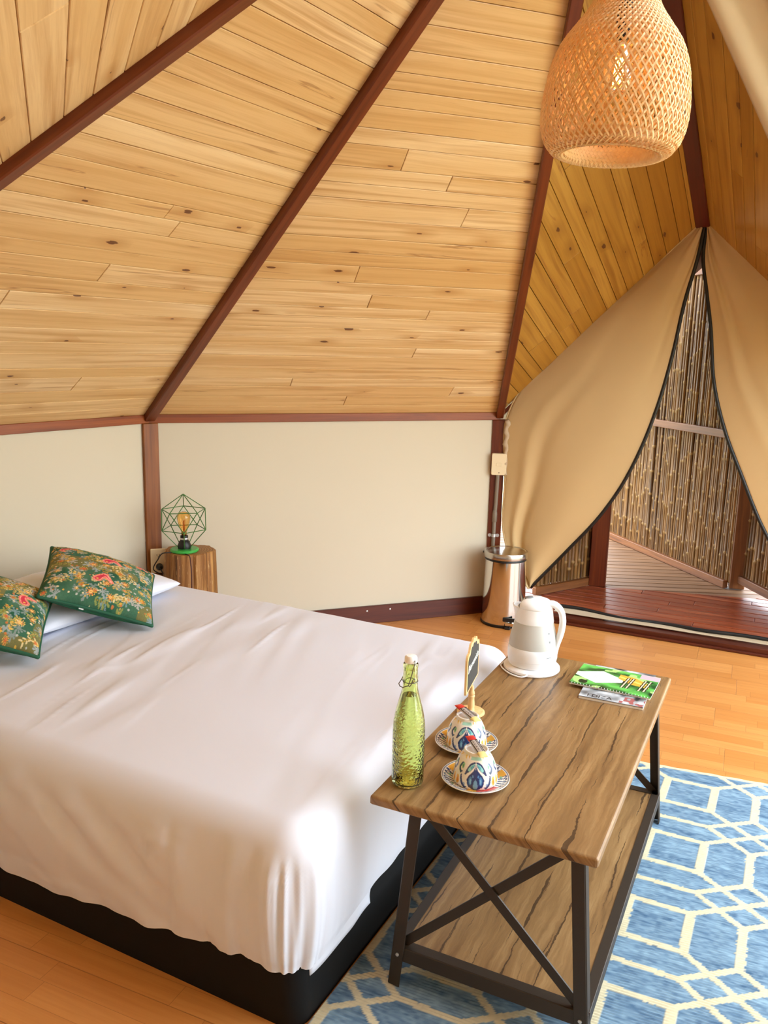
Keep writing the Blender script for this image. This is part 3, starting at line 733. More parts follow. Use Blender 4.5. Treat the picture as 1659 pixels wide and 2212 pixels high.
def bed_sheet():
    HT = 0.478; R = 0.085; Lh = BL_/2+0.016; Wh = BW_/2+0.016; rc = 0.056
    s = np.arange(0, 1.00001, 1/330.0); t = np.arange(0, 1.00001, 1/250.0)
    arc = R*PI/2; dropmax = 0.42; tot = lambda h: h-R+arc+dropmax-R
    ss = (s*2-1)*tot(Lh); tt = (t*2-1)*tot(Wh)
    def prof(x, h):
        e = np.abs(x)-(h-R); sg = np.sign(x)
        X = np.where(e < 0, np.abs(x), np.where(e < arc, h-R+R*np.sin(np.clip(e, 0, arc)/R), h))
        Dp = np.where(e < 0, 0, np.where(e < arc, R-R*np.cos(np.clip(e, 0, arc)/R), R+(e-arc)))
        return sg*X, Dp
    X1, Dx = prof(ss, Lh); Y1, Dy = prof(tt, Wh)
    X, Y = np.meshgrid(X1, Y1, indexing='ij'); DX, DY = np.meshgrid(Dx, Dy, indexing='ij'); SS, TT = np.meshgrid(ss, tt, indexing='ij')
    ex = np.abs(SS)-(Lh-R); ey = np.abs(TT)-(Wh-R); m_ = (ex > 0) & (ey > 0)                   # corners: turned like a quarter of a lathe
    rho = np.hypot(ex, ey); phi = np.where(m_, np.arctan2(np.maximum(ey, 1e-9), np.maximum(ex, 1e-9)), 0)
    rp = np.where(rho < arc, R*np.sin(np.clip(rho, 0, arc)/R), R); dc = np.where(rho < arc, R-R*np.cos(np.clip(rho, 0, arc)/R), R+rho-arc)
    X = np.where(m_, np.sign(SS)*(Lh-R+rp*np.cos(phi)), X); Y = np.where(m_, np.sign(TT)*(Wh-R+rp*np.sin(phi)), Y)
    D = np.minimum(np.where(m_, dc, np.maximum(DX, DY)), dropmax)
    hem_n = 0.150-0.075*np.clip((Lh-SS-0.15)/1.0, 0, 1); hem_f = 0.150+0.03*np.clip((TT+Wh-0.05)/0.25, 0, 1)
    side_n = (TT < 0) & (DY >= DX); hem = np.where(side_n, hem_n, hem_f)
    hem = np.where(m_ & (SS > 0) & (TT < 0), 0.146, hem)
    hem = hem+0.005*np.where(side_n, vnoise(SS*5, SS*0+3.3, 8), vnoise(TT*5, TT*0+7.7, 8))*np.where(m_, 0, 1)
    D = np.where(D > R, R+(D-R)*(HT-hem-R)/(dropmax-R), D)
    Z = HT-D
    nxn = np.where(m_, np.sign(SS)*np.cos(phi), np.where(DX >= DY, np.sign(SS), 0)); nyn = np.where(m_, np.sign(TT)*np.sin(phi), np.where(DY > DX, np.sign(TT), 0))
    q = np.hypot(ex, ey)
    # soft mattress crown and wrinkles
    topm = np.clip(1-D/R, 0, 1)
    Z += topm*(0.012*(1-(X/Lh)**2)*(1-(Y/Wh)**2))
    def dirnoise(ang, ls, lt, sd):
        c_, s_ = math.cos(ang), math.sin(ang); a = SS*c_+TT*s_; b = -SS*s_+TT*c_
        a = a+0.03*vnoise(a*3, b*3, sd+50); b = b+0.02*vnoise(a*3, b*3, sd+60)
        return vnoise(a/ls, b/lt, sd)
    th = math.radians(73.9)-byaw
    r1 = dirnoise(th, 0.45, 0.050, 21); r2 = dirnoise(th+0.16, 0.70, 0.045, 22); r3 = dirnoise(th-0.25, 0.5, 0.09, 23); r4 = dirnoise(th+0.05, 0.25, 0.02, 24)
    env = np.clip(vnoise(SS*2.1+3, TT*2.1, 31)+0.55, 0, 1)
    env *= np.clip((Wh-0.02-np.abs(TT))/0.25, 0.25, 1)*np.clip(1.25-0.6*(SS/Lh), 0.5, 1.4)
    Z += topm*env*(0.0042*np.exp(-(r1/0.16)**2)*np.clip(r3+0.5, 0, 1)+0.0016*r2+0.0026*r3)
    # sides: gathers near the foot corner, diagonal pulls elsewhere
    sd = np.clip((D-R*0.5)/0.06, 0, 1)
    per = np.where(DY >= DX, SS, TT)
    cornerf = np.exp(-((SS-Lh+0.16)/0.26)**2)
    g1 = vnoise(SS/0.021, D*2.0, 41); g2 = vnoise(SS/0.05+D*4.2, D*3, 42); g3 = vnoise((SS-D*1.3)/0.09, D*4+SS, 43)
    near = (TT < 0) & (DY >= DX)
    amp = np.where(near, cornerf*(0.0042*g1+0.004*g2)+0.0130*g3*(1-0.4*cornerf)+0.005*g2, 0)
    f1 = vnoise(TT/0.07+D*3, D*3, 44); f2 = vnoise(TT/0.024, D*2.5, 45); cf = np.exp(-((TT+Wh-0.03)/0.10)**2)
    foot = (SS > 0) & (DX > DY)
    amp2 = np.where(foot, 0.0035*f1+cf*0.006*f2, 0)
    bul = 0.014*np.sin(PI*np.clip((D-0.04)/(HT-0.2), 0, 1))
    nx, ny = nxn, nyn
    pc = np.where(m_, (PI/2-phi)*0.16, np.where(side_n, SS-(Lh-R), PI/2*0.16+TT+Wh-R))          # run around the foot corner
    gat = 0.0060*vnoise(pc/0.019+D*0.6, D*2.2, 46)+0.0085*vnoise(pc/0.043+D*2, D*2.5, 47)
    gat = gat*np.where(side_n & ~m_, 1.6, 1.0)
    wc = np.where((SS > 0) & (TT < 0), np.where(pc < 0.06, np.exp(-((pc-0.06)/0.30)**2), np.exp(-((pc-0.06)/0.16)**2)), 0)
    amp = np.where(m_, 0, amp)*(1-wc)+gat*wc; amp2 = np.where(m_, 0, amp2)*(1-wc)
    kk = sd*(amp+amp2+bul); hemin = np.clip((D-(HT-hem)+0.03)/0.03, 0, 1)*0.004
    X = X+nx*(kk-hemin); Y = Y+ny*(kk-hemin)
    G = np.stack([X, Y, Z], -1); n1, n2 = X.shape; i = np.arange(n1*n2).reshape(n1, n2)
    F = np.stack([i[:-1, :-1], i[1:, :-1], i[1:, 1:], i[:-1, 1:]], -1).reshape(-1, 4)
    me = bpy.data.meshes.new('sheet'); me.from_pydata(G.reshape(-1, 3).tolist(), [], F.tolist()); me.materials.append(M_sheet)
    me.polygons.foreach_set('use_smooth', [True]*len(F)); me.update()
    o = bpy.data.objects.new('sheet', me); S.collection.objects.link(o); o.parent = bed
    return HT
bed_sheet()
# mattress under the sheet, and its loose white corner peeping out by the foot corner
rbox(BL_-0.05, BW_-0.05, 0.2355, 0.455, 0.08).build('mattress', simple('mattress_ticking', (228, 226, 224), 0.8), bed, True, 0.6)
n1, n2 = 26, 8; G = np.zeros((n1, n2, 3))
for i in range(n1):
    for k in range(n2):
        y = -BW_/2+0.045+0.26*i/(n1-1); drop = 0.055*(1-0.35*i/(n1-1))
        G[i, k] = (BL_/2+0.012+0.0015*math.sin(i*0.5+k)-0.012*math.exp(-i/4), y, 0.200-(0.028+drop)*k/(n2-1)+0.0015*math.sin(i*0.6))
V, F, U = sheet(G, 0.003); mk('sheet_tail', V, F, M_sheet, bed, True, U)['label'] = 'loose end of the under-sheet showing at the foot corner'

# ------------------------------------------------------------------ pillows and cushions
def pillow_grid(w, h, T, n=60, pinch=0.05, pw=0.62):
    g = np.linspace(-1, 1, n); g = np.sign(g)*(1-(1-np.abs(g))**1.25)
    U_, V_ = np.meshgrid(g, g, indexing='ij')
    x = w/2*U_*(1-pinch*(1-V_**2)*np.abs(U_)); y = h/2*V_*(1-pinch*(1-U_**2)*np.abs(V_))
    z = T/2*((1-U_**2)*(1-V_**2)+1e-9)**(pw*0.5)
    z = np.where((np.abs(U_) > 0.9999) | (np.abs(V_) > 0.9999), 0, z)
    return U_, V_, x, y, z
def pillow_mesh(name, w, h, T, mat, parent, n=60, pinch=0.05, wr=0.004, seed=0, paint=None, back=(40, 96, 70), pw=0.62):
    U_, V_, x, y, z = pillow_grid(w, h, T, n, pinch, pw)
    wn = vnoise(U_*4+seed, V_*4, seed)*0.6+vnoise(U_*9+seed, V_*7, seed+1)*0.35
    ed = np.clip((1-np.maximum(np.abs(U_), np.abs(V_)))*6, 0, 1); z1 = z+wr*wn*ed
    i = np.arange(n*n).reshape(n, n); F = np.stack([i[:-1, :-1], i[1:, :-1], i[1:, 1:], i[:-1, 1:]], -1).reshape(-1, 4)
    V = np.r_[np.stack([x, y, z1], -1).reshape(-1, 3), np.stack([x, y, -z*0.75], -1).reshape(-1, 3)]
    col = None
    if paint is not None: col = np.r_[paint(x/w+0.5, y/h+0.5).reshape(-1, 3), np.tile(lin(back), (n*n, 1))]
    o = mk(name, V, np.r_[F, F[:, ::-1]+n*n].tolist(), mat, parent, True, np.r_[np.stack([x, y], -1).reshape(-1, 2), np.stack([x, y], -1).reshape(-1, 2)], col)
    loop = list(i[0, :])+list(i[1:, -1])+list(i[-1, -2::-1])+list(i[-2:0:-1, 0])
    return o, [tuple(V[k]) for k in loop]
def euler_m(a, b, c): return Matrix.Rotation(a, 4, 'Z') @ Matrix.Rotation(b, 4, 'X') @ Matrix.Rotation(c, 4, 'Y')
hf = FC-BX*BL_+BY*BW_
def white_pillow(dx, dy, rot, lab, sd):
    q = hf+BX*dx-BY*dy
    o, _ = pillow_mesh('pillow', 0.48, 0.72, 0.13, M_pillow, None, 60, 0.03, 0.006, sd, pw=0.7)
    o.matrix_world = Matrix.Translation((q.x, q.y, 0.535)) @ Matrix.Rotation(byaw, 4, 'Z') @ Matrix.Rotation(rot, 4, 'Y')
    tag(o, lab, 'pillow', 'white pillows at the bed head')
white_pillow(0.275, 0.50, 0.05, 'white pillow lying at the bed head under the right patterned cushion', 3)

def paisley_paint(seed, pinks):
    rd = random.Random(seed)
    def paint(u, v):
        shp = u.shape; k = np.clip(vnoise(u*7, v*7, seed)*0.6+0.5, 0, 1)[..., None]
        c = lin((38, 88, 66))*(1-k)+lin((84, 120, 92))*k
        k2 = (vnoise(u*4+9, v*4, seed+3) > 0.25)[..., None]; c = np.where(k2, c*0.55+lin((150, 120, 50))*0.45, c)
        def put(mask, colr, a=0.9):
            nonlocal c
            c = np.where(mask[..., None], c*(1-a)+lin(colr)*a, c)
        def dots(cx, cy, r, n, pr, colr):
            for j in range(n): t = 2*PI*j/n; put(np.hypot(u-cx-r*math.cos(t), v-cy-r*math.sin(t)) < pr, colr)
        def flower(cx, cy, r, a, b):
            t = np.arctan2(v-cy, u-cx); d = np.hypot(u-cx, v-cy); put(d < r*(0.8+0.25*np.cos(t*7)), a); put(d < r*0.45, b); put(d < r*0.18, a); dots(cx, cy, r*1.15, 12, r*0.13, (236, 196, 96))
        def vine(cx, cy, L_, ang, colr, lf):
            x1, y1 = cx, cy; a = ang
            for j in range(int(L_/0.018)):
                a += rd.uniform(-0.25, 0.4); x1 += 0.018*math.cos(a); y1 += 0.018*math.sin(a)
                put(np.hypot(u-x1, v-y1) < 0.0065, colr)
                if j % 2 == 0:
                    for sg in (-1, 1):
                        bx, by = x1+0.018*math.cos(a+sg*1.1), y1+0.018*math.sin(a+sg*1.1)
                        dx = (u-bx)*math.cos(a+sg*0.7)+(v-by)*math.sin(a+sg*0.7); dy = -(u-bx)*math.sin(a+sg*0.7)+(v-by)*math.cos(a+sg*0.7)
                        put((dx/0.017)**2+(dy/0.0075)**2 < 1, lf)
        def sprig(cx, cy, r, colr):
            for j in range(9):
                t = 2*PI*j/9+rd.random(); L_ = r*rd.uniform(0.6, 1); tt = np.clip((u-cx)*math.cos(t)+(v-cy)*math.sin(t), 0, L_)
                put(np.hypot(u-cx-tt*math.cos(t), v-cy-tt*math.sin(t)) < 0.005, colr); put(np.hypot(u-cx-L_*math.cos(t), v-cy-L_*math.sin(t)) < 0.009, colr)
        def paisley(cx, cy, s, rot, flip, cols):
            x = ((u-cx)*math.cos(rot)+(v-cy)*math.sin(rot))/s*flip; y = (-(u-cx)*math.sin(rot)+(v-cy)*math.cos(rot))/s
            def dist(r0):
                best = np.full(shp, 9.0)
                for j in range(22):
                    t = j/21.0; px = -0.75+1.5*t; py = 0.55*math.sin(t*PI)-0.55*max(0, t-0.62)*1.9; rr = r0*(1-0.72*t)+0.05
                    best = np.minimum(best, np.hypot(x-px, y-py)-rr)
                return best
            d = dist(0.42); put(d < 0.05, (238, 176, 120)); put(d < 0.0, cols[0]); put((d < -0.09) & (d > -0.14), (250, 190, 170)); put(d < -0.2, cols[1]); put(np.hypot(x+0.75, y) < 0.12, (232, 190, 90))
        def spread(n): return [((i_+rd.random())/n, (j_+rd.random())/n) for i_ in range(n) for j_ in range(n)]
        for cx, cy in spread(8): sprig(cx, cy, rd.uniform(0.035, 0.06), rd.choice([(150, 160, 158), (120, 146, 150), (170, 168, 160), (126, 140, 134)]))
        for cx, cy in spread(7): vine(cx, cy, rd.uniform(0.09, 0.2), rd.uniform(0, 6.3), rd.choice([(186, 150, 60), (196, 162, 88), (150, 130, 50)]), rd.choice([(204, 176, 104), (176, 142, 56), (216, 196, 144), (140, 150, 80)]))
        for cx, cy in spread(7): flower(cx, cy, rd.uniform(0.016, 0.036), rd.choice([(216, 144, 74), (204, 122, 60), (222, 170, 106), (196, 144, 52)]), rd.choice([(236, 200, 120), (196, 90, 60)]))
        for cx, cy in spread(14): put(np.hypot(u-cx, v-cy) < rd.uniform(0.006, 0.012), rd.choice([(212, 170, 70), (220, 204, 164), (196, 116, 60), (180, 184, 174)]))
        for cx, cy, s, r_, fl in pinks: paisley(cx, cy, s, r_, fl, ((222, 84, 96), (200, 52, 74)))
        g = (vnoise(u*260, v*260, seed+8)*0.13+1)[..., None]
        return c*g
    return paint
def cushion(size, loc, eul, lab, pinks, sd, T=0.15):
    root = thing('cushion', lab, 'cushion', (0, 0, 0), group='green patterned cushions'); root.matrix_world = Matrix.Translation(loc) @ euler_m(*eul)
    o, loop = pillow_mesh('cover', size, size, T, M_vcloth, root, 210, 0.045, 0.004, sd, paisley_paint(sd, pinks), pw=0.8)
    m = MB(); m.tube(loop[::3], 0.0062, 7, closed=True); m.build('piping', simple('green_piping', (20, 84, 58), 0.7), root, True)['label'] = 'dark green piping'
    return root
c1 = cushion(0.395, (-1.040, 2.950, 0.617), (0.25, 0.20, 0.36), 'green cushion with pink paisley print, nearer the tree stump, resting on the white pillow', [(0.50, 0.30, 0.085, 0.15, 1), (0.56, 0.66, 0.085, 0.05, 1), (0.12, 0.80, 0.06, 1.0, -1), (0.86, 0.86, 0.06, 0.4, 1)], 5)
m = MB(); m.box((-0.05, -0.196, -0.004), (0.016, 0.008, 0.002)); m.build('care_tag', M_white_pl, c1)
cushion(0.40, (-1.303, 2.604, 0.632), (0.25, 0.20, 0.38), 'green cushion with pink paisley print, the one farther from the tree stump', [(0.80, 0.55, 0.085, 1.2, 1), (0.45, 0.3, 0.085, 0.3, 1), (0.35, 0.75, 0.07, 0.3, 1)], 6)

# ------------------------------------------------------------------ tree-stump bedside table, lamp, outlet
def stump_mat(top=False):
    t = NT('stump_top' if top else 'stump_side')
    if top:
        ob = t.obj(); sp = t.n('SeparateXYZ', {'Vector': ob})
        r = t.math('POWER', t.math('ADD', t.math('POWER', sp.outputs[0], 2.0), t.math('POWER', sp.outputs[1], 2.0)), 0.5)
        r = t.math('ADD', r, t.math('MULTIPLY', t.noise(ob, 14.0, 3), 0.02))
        ring = t.math('SINE', t.math('MULTIPLY', r, 520.0)); c = t.ramp(t.math('MULTIPLY_ADD', ring, 0.25, 0.5), [(0.2, (128, 84, 40)), (0.8, (176, 126, 70))])
    else:
        uv = t.uv(); g = t.noise(t.map(uv, (30, 2.5, 1)), 1.0, 5, 0.65, 0.8); g2 = t.noise(t.map(uv, (60, 12, 1)), 1.0, 4, 0.7)
        c = t.ramp(g, [(0.3, (92, 54, 20)), (0.5, (146, 96, 42)), (0.68, (190, 142, 78))])
        c = t.mix(t.ramp(g2, [(0.6, (0, 0, 0, 1)), (0.7, (1, 1, 1, 1))]), c, rgba((206, 170, 112)))
        t.bump(g, 0.6, 0.006)
    t.P(Base_Color=c, Roughness=0.6); return t.m
SP = Vector((-0.937, 3.905, 0)); SH = 0.52
stump = thing('stump_table', 'bark-less tree stump used as bedside table under the green lamp', 'side table', SP)
n = 64; V = []; U = []; F = []
zs = [0.0, 0.02, 0.15, 0.3, 0.42, 0.505, SH-0.004, SH]
for i, z in enumerate(zs):
    for k in range(n):
        t_ = 2*PI*k/n; lob = 0.006*math.sin(3*t_+0.5)+0.005*math.sin(7*t_+1.2)+0.003*math.sin(17*t_)+0.0022*math.sin(29*t_+2)
        r = 0.117+lob+0.012*(1-z/SH)+(-0.004 if i == len(zs)-1 else 0); V.append((r*math.cos(t_), r*math.sin(t_), z)); U.append((k/n if k < n else 1, z))
    if i:
        for k in range(n): F.append(((i-1)*n+k, (i-1)*n+(k+1) % n, i*n+(k+1) % n, i*n+k))
F.append(tuple(range(n))[::-1]); mk('trunk', V, F, stump_mat(), stump, True, U, autosmooth=0.7)
mk('top_face', [(v[0], v[1], v[2]+0.0003) for v in V[-n:]]+[(0, 0, SH+0.0004)], [(k, (k+1) % n, n) for k in range(n)], stump_mat(True), stump)

M_green = simple('green_enamel', (60, 168, 70), 0.3); M_green_d = simple('green_wire', (62, 112, 52), 0.45)
def glass(name, col, rough=0.0, ior=1.45):
    t = NT(name); t.P(Base_Color=tuple(col)+(1,), Roughness=rough, Transmission_Weight=1.0, IOR=ior); return t.m
M_amber = glass('amber_glass', (1.0, 0.78, 0.42)); 
LP = Vector((-0.952, 3.872, SH+0.0006))
lamp = thing('table_lamp', 'green wire-cage lamp with amber bulb standing on the stump', 'lamp', LP, 0.35)
m = MB(); m.lathe([(0.0, 0), (0.062, 0), (0.067, 0.004), (0.067, 0.011), (0.063, 0.015), (0.0, 0.016)], 48); m.build('base', M_green, lamp, True, 0.6)
# icosahedral cage
cz, Rk = 0.152, 0.117; ico = [Vector((0, 0, Rk*1.08))]
for k in range(5): t_ = 2*PI*k/5+0.2; ico.append(Vector((Rk*0.91*math.cos(t_), Rk*0.91*math.sin(t_), Rk*0.42)))
for k in range(5): t_ = 2*PI*(k+0.5)/5+0.2; ico.append(Vector((Rk*0.91*math.cos(t_), Rk*0.91*math.sin(t_), -Rk*0.36)))
ico = [p+Vector((0, 0, cz)) for p in ico]
low = [Vector((0.026*math.cos(2*PI*(k+0.5)/5+0.2), 0.026*math.sin(2*PI*(k+0.5)/5+0.2), 0.018)) for k in range(5)]
edges = [(ico[0], ico[1+k]) for k in range(5)]+[(ico[1+k], ico[1+(k+1) % 5]) for k in range(5)]+[(ico[6+k], ico[6+(k+1) % 5]) for k in range(5)]
edges += [(ico[1+k], ico[6+k]) for k in range(5)]+[(ico[1+(k+1) % 5], ico[6+k]) for k in range(5)]+[(ico[6+k], low[k]) for k in range(5)]
for a, b in edges:
    m = MB(); m.tube([a, b], 0.0021, 6); m.build('cage_wire', M_green_d, lamp, True, 0.8)
m = MB(); m.lathe([(0, 0.016), (0.030, 0.016), (0.032, 0.03), (0.024, 0.05), (0.019, 0.055), (0.018, 0.078), (0.0, 0.078)], 24); m.build('socket', M_black, lamp, True, 0.6)
m = MB(); m.lathe([(0.0185, 0.058), (0.0192, 0.059), (0.0192, 0.066), (0.0185, 0.067)], 24, close_ends=False); m.build('socket_ring', M_zinc, lamp, True)
bp = [(0.011, 0.079), (0.0125, 0.092), (0.018, 0.112), (0.027, 0.138), (0.0315, 0.160), (0.030, 0.176), (0.022, 0.188), (0.010, 0.1925), (0, 0.1932)]
m = MB(); m.lathe(bp, 32); m.lathe([(max(r-0.001, 0), z-0.0008 if r < 0.02 else z) for r, z in bp][::-1], 32); bulb = m.build('bulb', M_amber, lamp, True)
m = MB(); m.lathe([(0.011, 0.0785), (0.0125, 0.0785), (0.0128, 0.092), (0.0115, 0.094)], 20, close_ends=False); m.build('screw_cap', simple('brass', (176, 128, 60), 0.3, 0.9), bulb, True)
m = MB()
for k in range(8):
    t_ = 2*PI*k/8; m.tube([(0.004*math.cos(t_), 0.004*math.sin(t_), 0.10), (0.011*math.cos(t_+0.3), 0.011*math.sin(t_+0.3), 0.155)], 0.0006, 4)
m.tube([(0, 0, 0.08), (0, 0, 0.15)], 0.0022, 6); m.build('filament', simple('filament_copper', (214, 122, 36), 0.4, 0.6), bulb)
# cord: down the stump face and to the socket on the post
def world_cord(name, pts, r, mat, label, n=60, cat='cord'):
    P_ = catmull(pts, n); c = P_[P_[:, 2].argmin()].copy(); m = MB(); m.tube([tuple(p-c) for p in P_], r, 7)
    o = m.build(name, mat, None, True); o.location = c; return tag(o, label, cat)
# outlet plate on post A (right-hand side)
w_ang = math.atan2(dAB.y, dAB.x)
OP = A+dAB*0.022+nAB*0.062
outlet = thing('wall_outlet', 'cream double socket plate fixed to the wooden post beside the stump', 'outlet', (OP.x, OP.y, 0.385), w_ang)
m = MB(); m.box((0, 0, 0.061), (0.072, 0.010, 0.122), ch=0.003); m.build('plate', M_cream_pl, outlet)
for z in (0.088, 0.034):
    m = MB(); m.lathe([(0, 0.0022), (0.0165, 0.002), (0.017, 0.0)], 20, (0, -0.005, z), M=Matrix.Rotation(PI/2, 3, 'X')); s_ = m.build('socket', M_cream_pl, outlet, True, 0.7)
    m = MB()
    for dx, dz, w_, h_ in ((-0.006, 0.004, 0.0022, 0.008), (0.006, 0.004, 0.0022, 0.008), (0, -0.006, 0.004, 0.004)): m.box((dx, -0.0073, z+dz), (w_, 0.001, h_))
    m.build('slots', M_black, s_)
plug = MB(); plug.lathe([(0, 0), (0.0165, 0.0), (0.0175, 0.012), (0.011, 0.034), (0.005, 0.040), (0, 0.041)], 16, M=Matrix.Rotation(PI/2, 3, 'X'))
po = plug.build('plug', M_black, None, True, 0.8); q = OP+nAB*0.0082+dAB*0.004; po.location = (q.x, q.y, 0.419); po.rotation_euler = (0, 0, w_ang); tag(po, 'black plug pushed into the socket beside the stump', 'plug')
q1 = q+nAB*0.041
world_cord('lamp_cord', [(LP.x-0.05, LP.y-0.056, SH+0.006), (LP.x-0.085, LP.y-0.07, SH+0.006), (LP.x-0.115, LP.y-0.05, SH-0.03), (LP.x-0.145, LP.y-0.02, SH-0.09), (q1.x+0.02, q1.y-0.03, 0.40), (q1.x, q1.y, 0.419)], 0.0028, M_black, 'black lamp cord looping from the stump top to the plug')
world_cord('lamp_cord', [(LP.x+0.02, LP.y-0.072, SH+0.005), (LP.x+0.045, LP.y-0.094, SH+0.002), (LP.x+0.055, LP.y-0.112, SH-0.03), (LP.x+0.058, LP.y-0.118, SH-0.15), (LP.x+0.055, LP.y-0.121, 0.25), (LP.x+0.05, LP.y-0.122, 0.1), (LP.x+0.03, LP.y-0.13, 0.004)], 0.0028, simple('brown_cord', (70, 30, 24), 0.6), 'dark cord hanging straight down the front of the stump')

# ------------------------------------------------------------------ switch, conduit, pedal bin
fB = Vector((-0.12, -1)).normalized(); sB = Vector((-fB.y, fB.x)); angB = math.atan2(sB.y, sB.x)
qs = B+fB*0.046+sB*0.008
sw = thing('light_switch', 'cream light switch box mounted on the red-brown post by the tent flap', 'switch', (qs.x, qs.y, 0.813), angB)
def plate(w, h, d, r=0.008, n=5, y0=0.0):
    ring = []
    for cx, cz, a0 in ((w/2-r, h-r, 0), (-w/2+r, h-r, PI/2), (-w/2+r, r, PI), (w/2-r, r, 1.5*PI)):
        for k in range(n+1): t_ = a0+PI/2*k/n; ring.append((cx+r*math.cos(t_), cz+r*math.sin(t_)))
    k = len(ring); V = [(x, y0+d/2, z) for x, z in ring]+[(x, y0-d/2+0.003, z) for x, z in ring]+[(x*0.95, y0-d/2, h/2+(z-h/2)*0.965) for x, z in ring]
    F = [tuple(range(k)), tuple(range(2*k, 3*k))[::-1]]+[(i*k+(j+1) % k, i*k+j, (i+1)*k+j, (i+1)*k+(j+1) % k) for i in range(2) for j in range(k)]
    return V, F
V, F = plate(0.082, 0.121, 0.032); mk('box', V, F, M_cream_pl, sw, True, autosmooth=0.5)
m = MB(); m.box((0.0, -0.0175, 0.060), (0.030, 0.004, 0.018), ch=0.0015); m.build('rocker', M_cream_pl, sw)
m = MB(); m.lathe([(0, 0.001), (0.003, 0.001), (0.003, 0)], 8, (0.002, -0.016, 0.014), M=Matrix.Rotation(PI/2, 3, 'X')); m.build('screw', simple('dark_screw', (90, 70, 50), 0.4), sw)
qc = B+fB*0.042-sB*0.001
con = thing('conduit', 'grey conduit pipe running down the red-brown post from the switch to the bin', 'pipe', (qc.x, qc.y, 0.012), angB)
m = MB(); m.tube([(0.006, 0, 0.802), (0.003, 0, 0.65), (0.0, 0, 0.57), (-0.002, 0, 0.40), (-0.003, 0, 0.0)], 0.0105, 14); m.build('pipe', M_grey_pvc, con, True, 0.8)
m = MB(); m.lathe([(0.0106, 0.53), (0.0132, 0.532), (0.0136, 0.575), (0.0106, 0.60)], 14, (0, 0, 0)); m.build('coupling', M_grey_pvc, con, True)
m = MB(); m.lathe([(0.0108, -0.008), (0.0128, -0.008), (0.0128, 0.008), (0.0108, 0.008)], 14, (-0.002, 0, 0.452))
for sx in (-1, 1): m.lathe([(0.0045, -0.0012), (0.010, -0.0012), (0.010, 0.0012), (0.0045, 0.0012)], 12, (-0.002+sx*0.022, 0.004, 0.452), M=Matrix.Rotation(PI/2, 3, 'X'))
m.build('clamp', M_zinc, con, True, 0.6)

BP = Vector((0.681, 4.478, 0))
bin_ = thing('pedal_bin', 'polished steel pedal bin standing below the light switch', 'bin', BP, math.radians(-14))
m = MB(); m.lathe([(0.0, 0.0), (0.122, 0.0), (0.1245, 0.004), (0.1245, 0.014), (0.120, 0.018)], 56); m.build('base_ring', M_black, bin_, True, 0.6)
m = MB(); m.lathe([(0.1195, 0.012), (0.1215, 0.02), (0.1195, 0.10), (0.1165, 0.22), (0.114, 0.365), (0.114, 0.372)], 72, close_ends=False); m.build('body', M_chrome, bin_, True)
m = MB(); m.lathe([(0.1145, 0.366), (0.1155, 0.367), (0.1155, 0.377), (0.1145, 0.379)], 56); m.build('gasket', M_black, bin_, True, 0.6)
m = MB(); m.lathe([(0.1150, 0.378), (0.1200, 0.380), (0.1208, 0.386), (0.1208, 0.408), (0.118, 0.413), (0.109, 0.414), (0.106, 0.411), (0.060, 0.417), (0.0, 0.419)], 72); lid = m.build('lid', M_chrome_b, bin_, True, 0.7)
m = MB(); m.box((-0.105, 0.02, 0.392), (0.05, 0.02, 0.010), ch=0.003); m.build('hinge', M_black, bin_)
m = MB(); m.box((0.052, -0.123, 0.028), (0.052, 0.024, 0.018), ch=0.003); m.build('pedal', M_chrome, bin_)
m = MB(); m.box((0.046, -0.121, 0.052), (0.070, 0.012, 0.022), ch=0.003); m.box((0.04, -0.126, 0.008), (0.03, 0.03, 0.015), ch=0.003); m.build('pedal_mount', M_black, bin_)

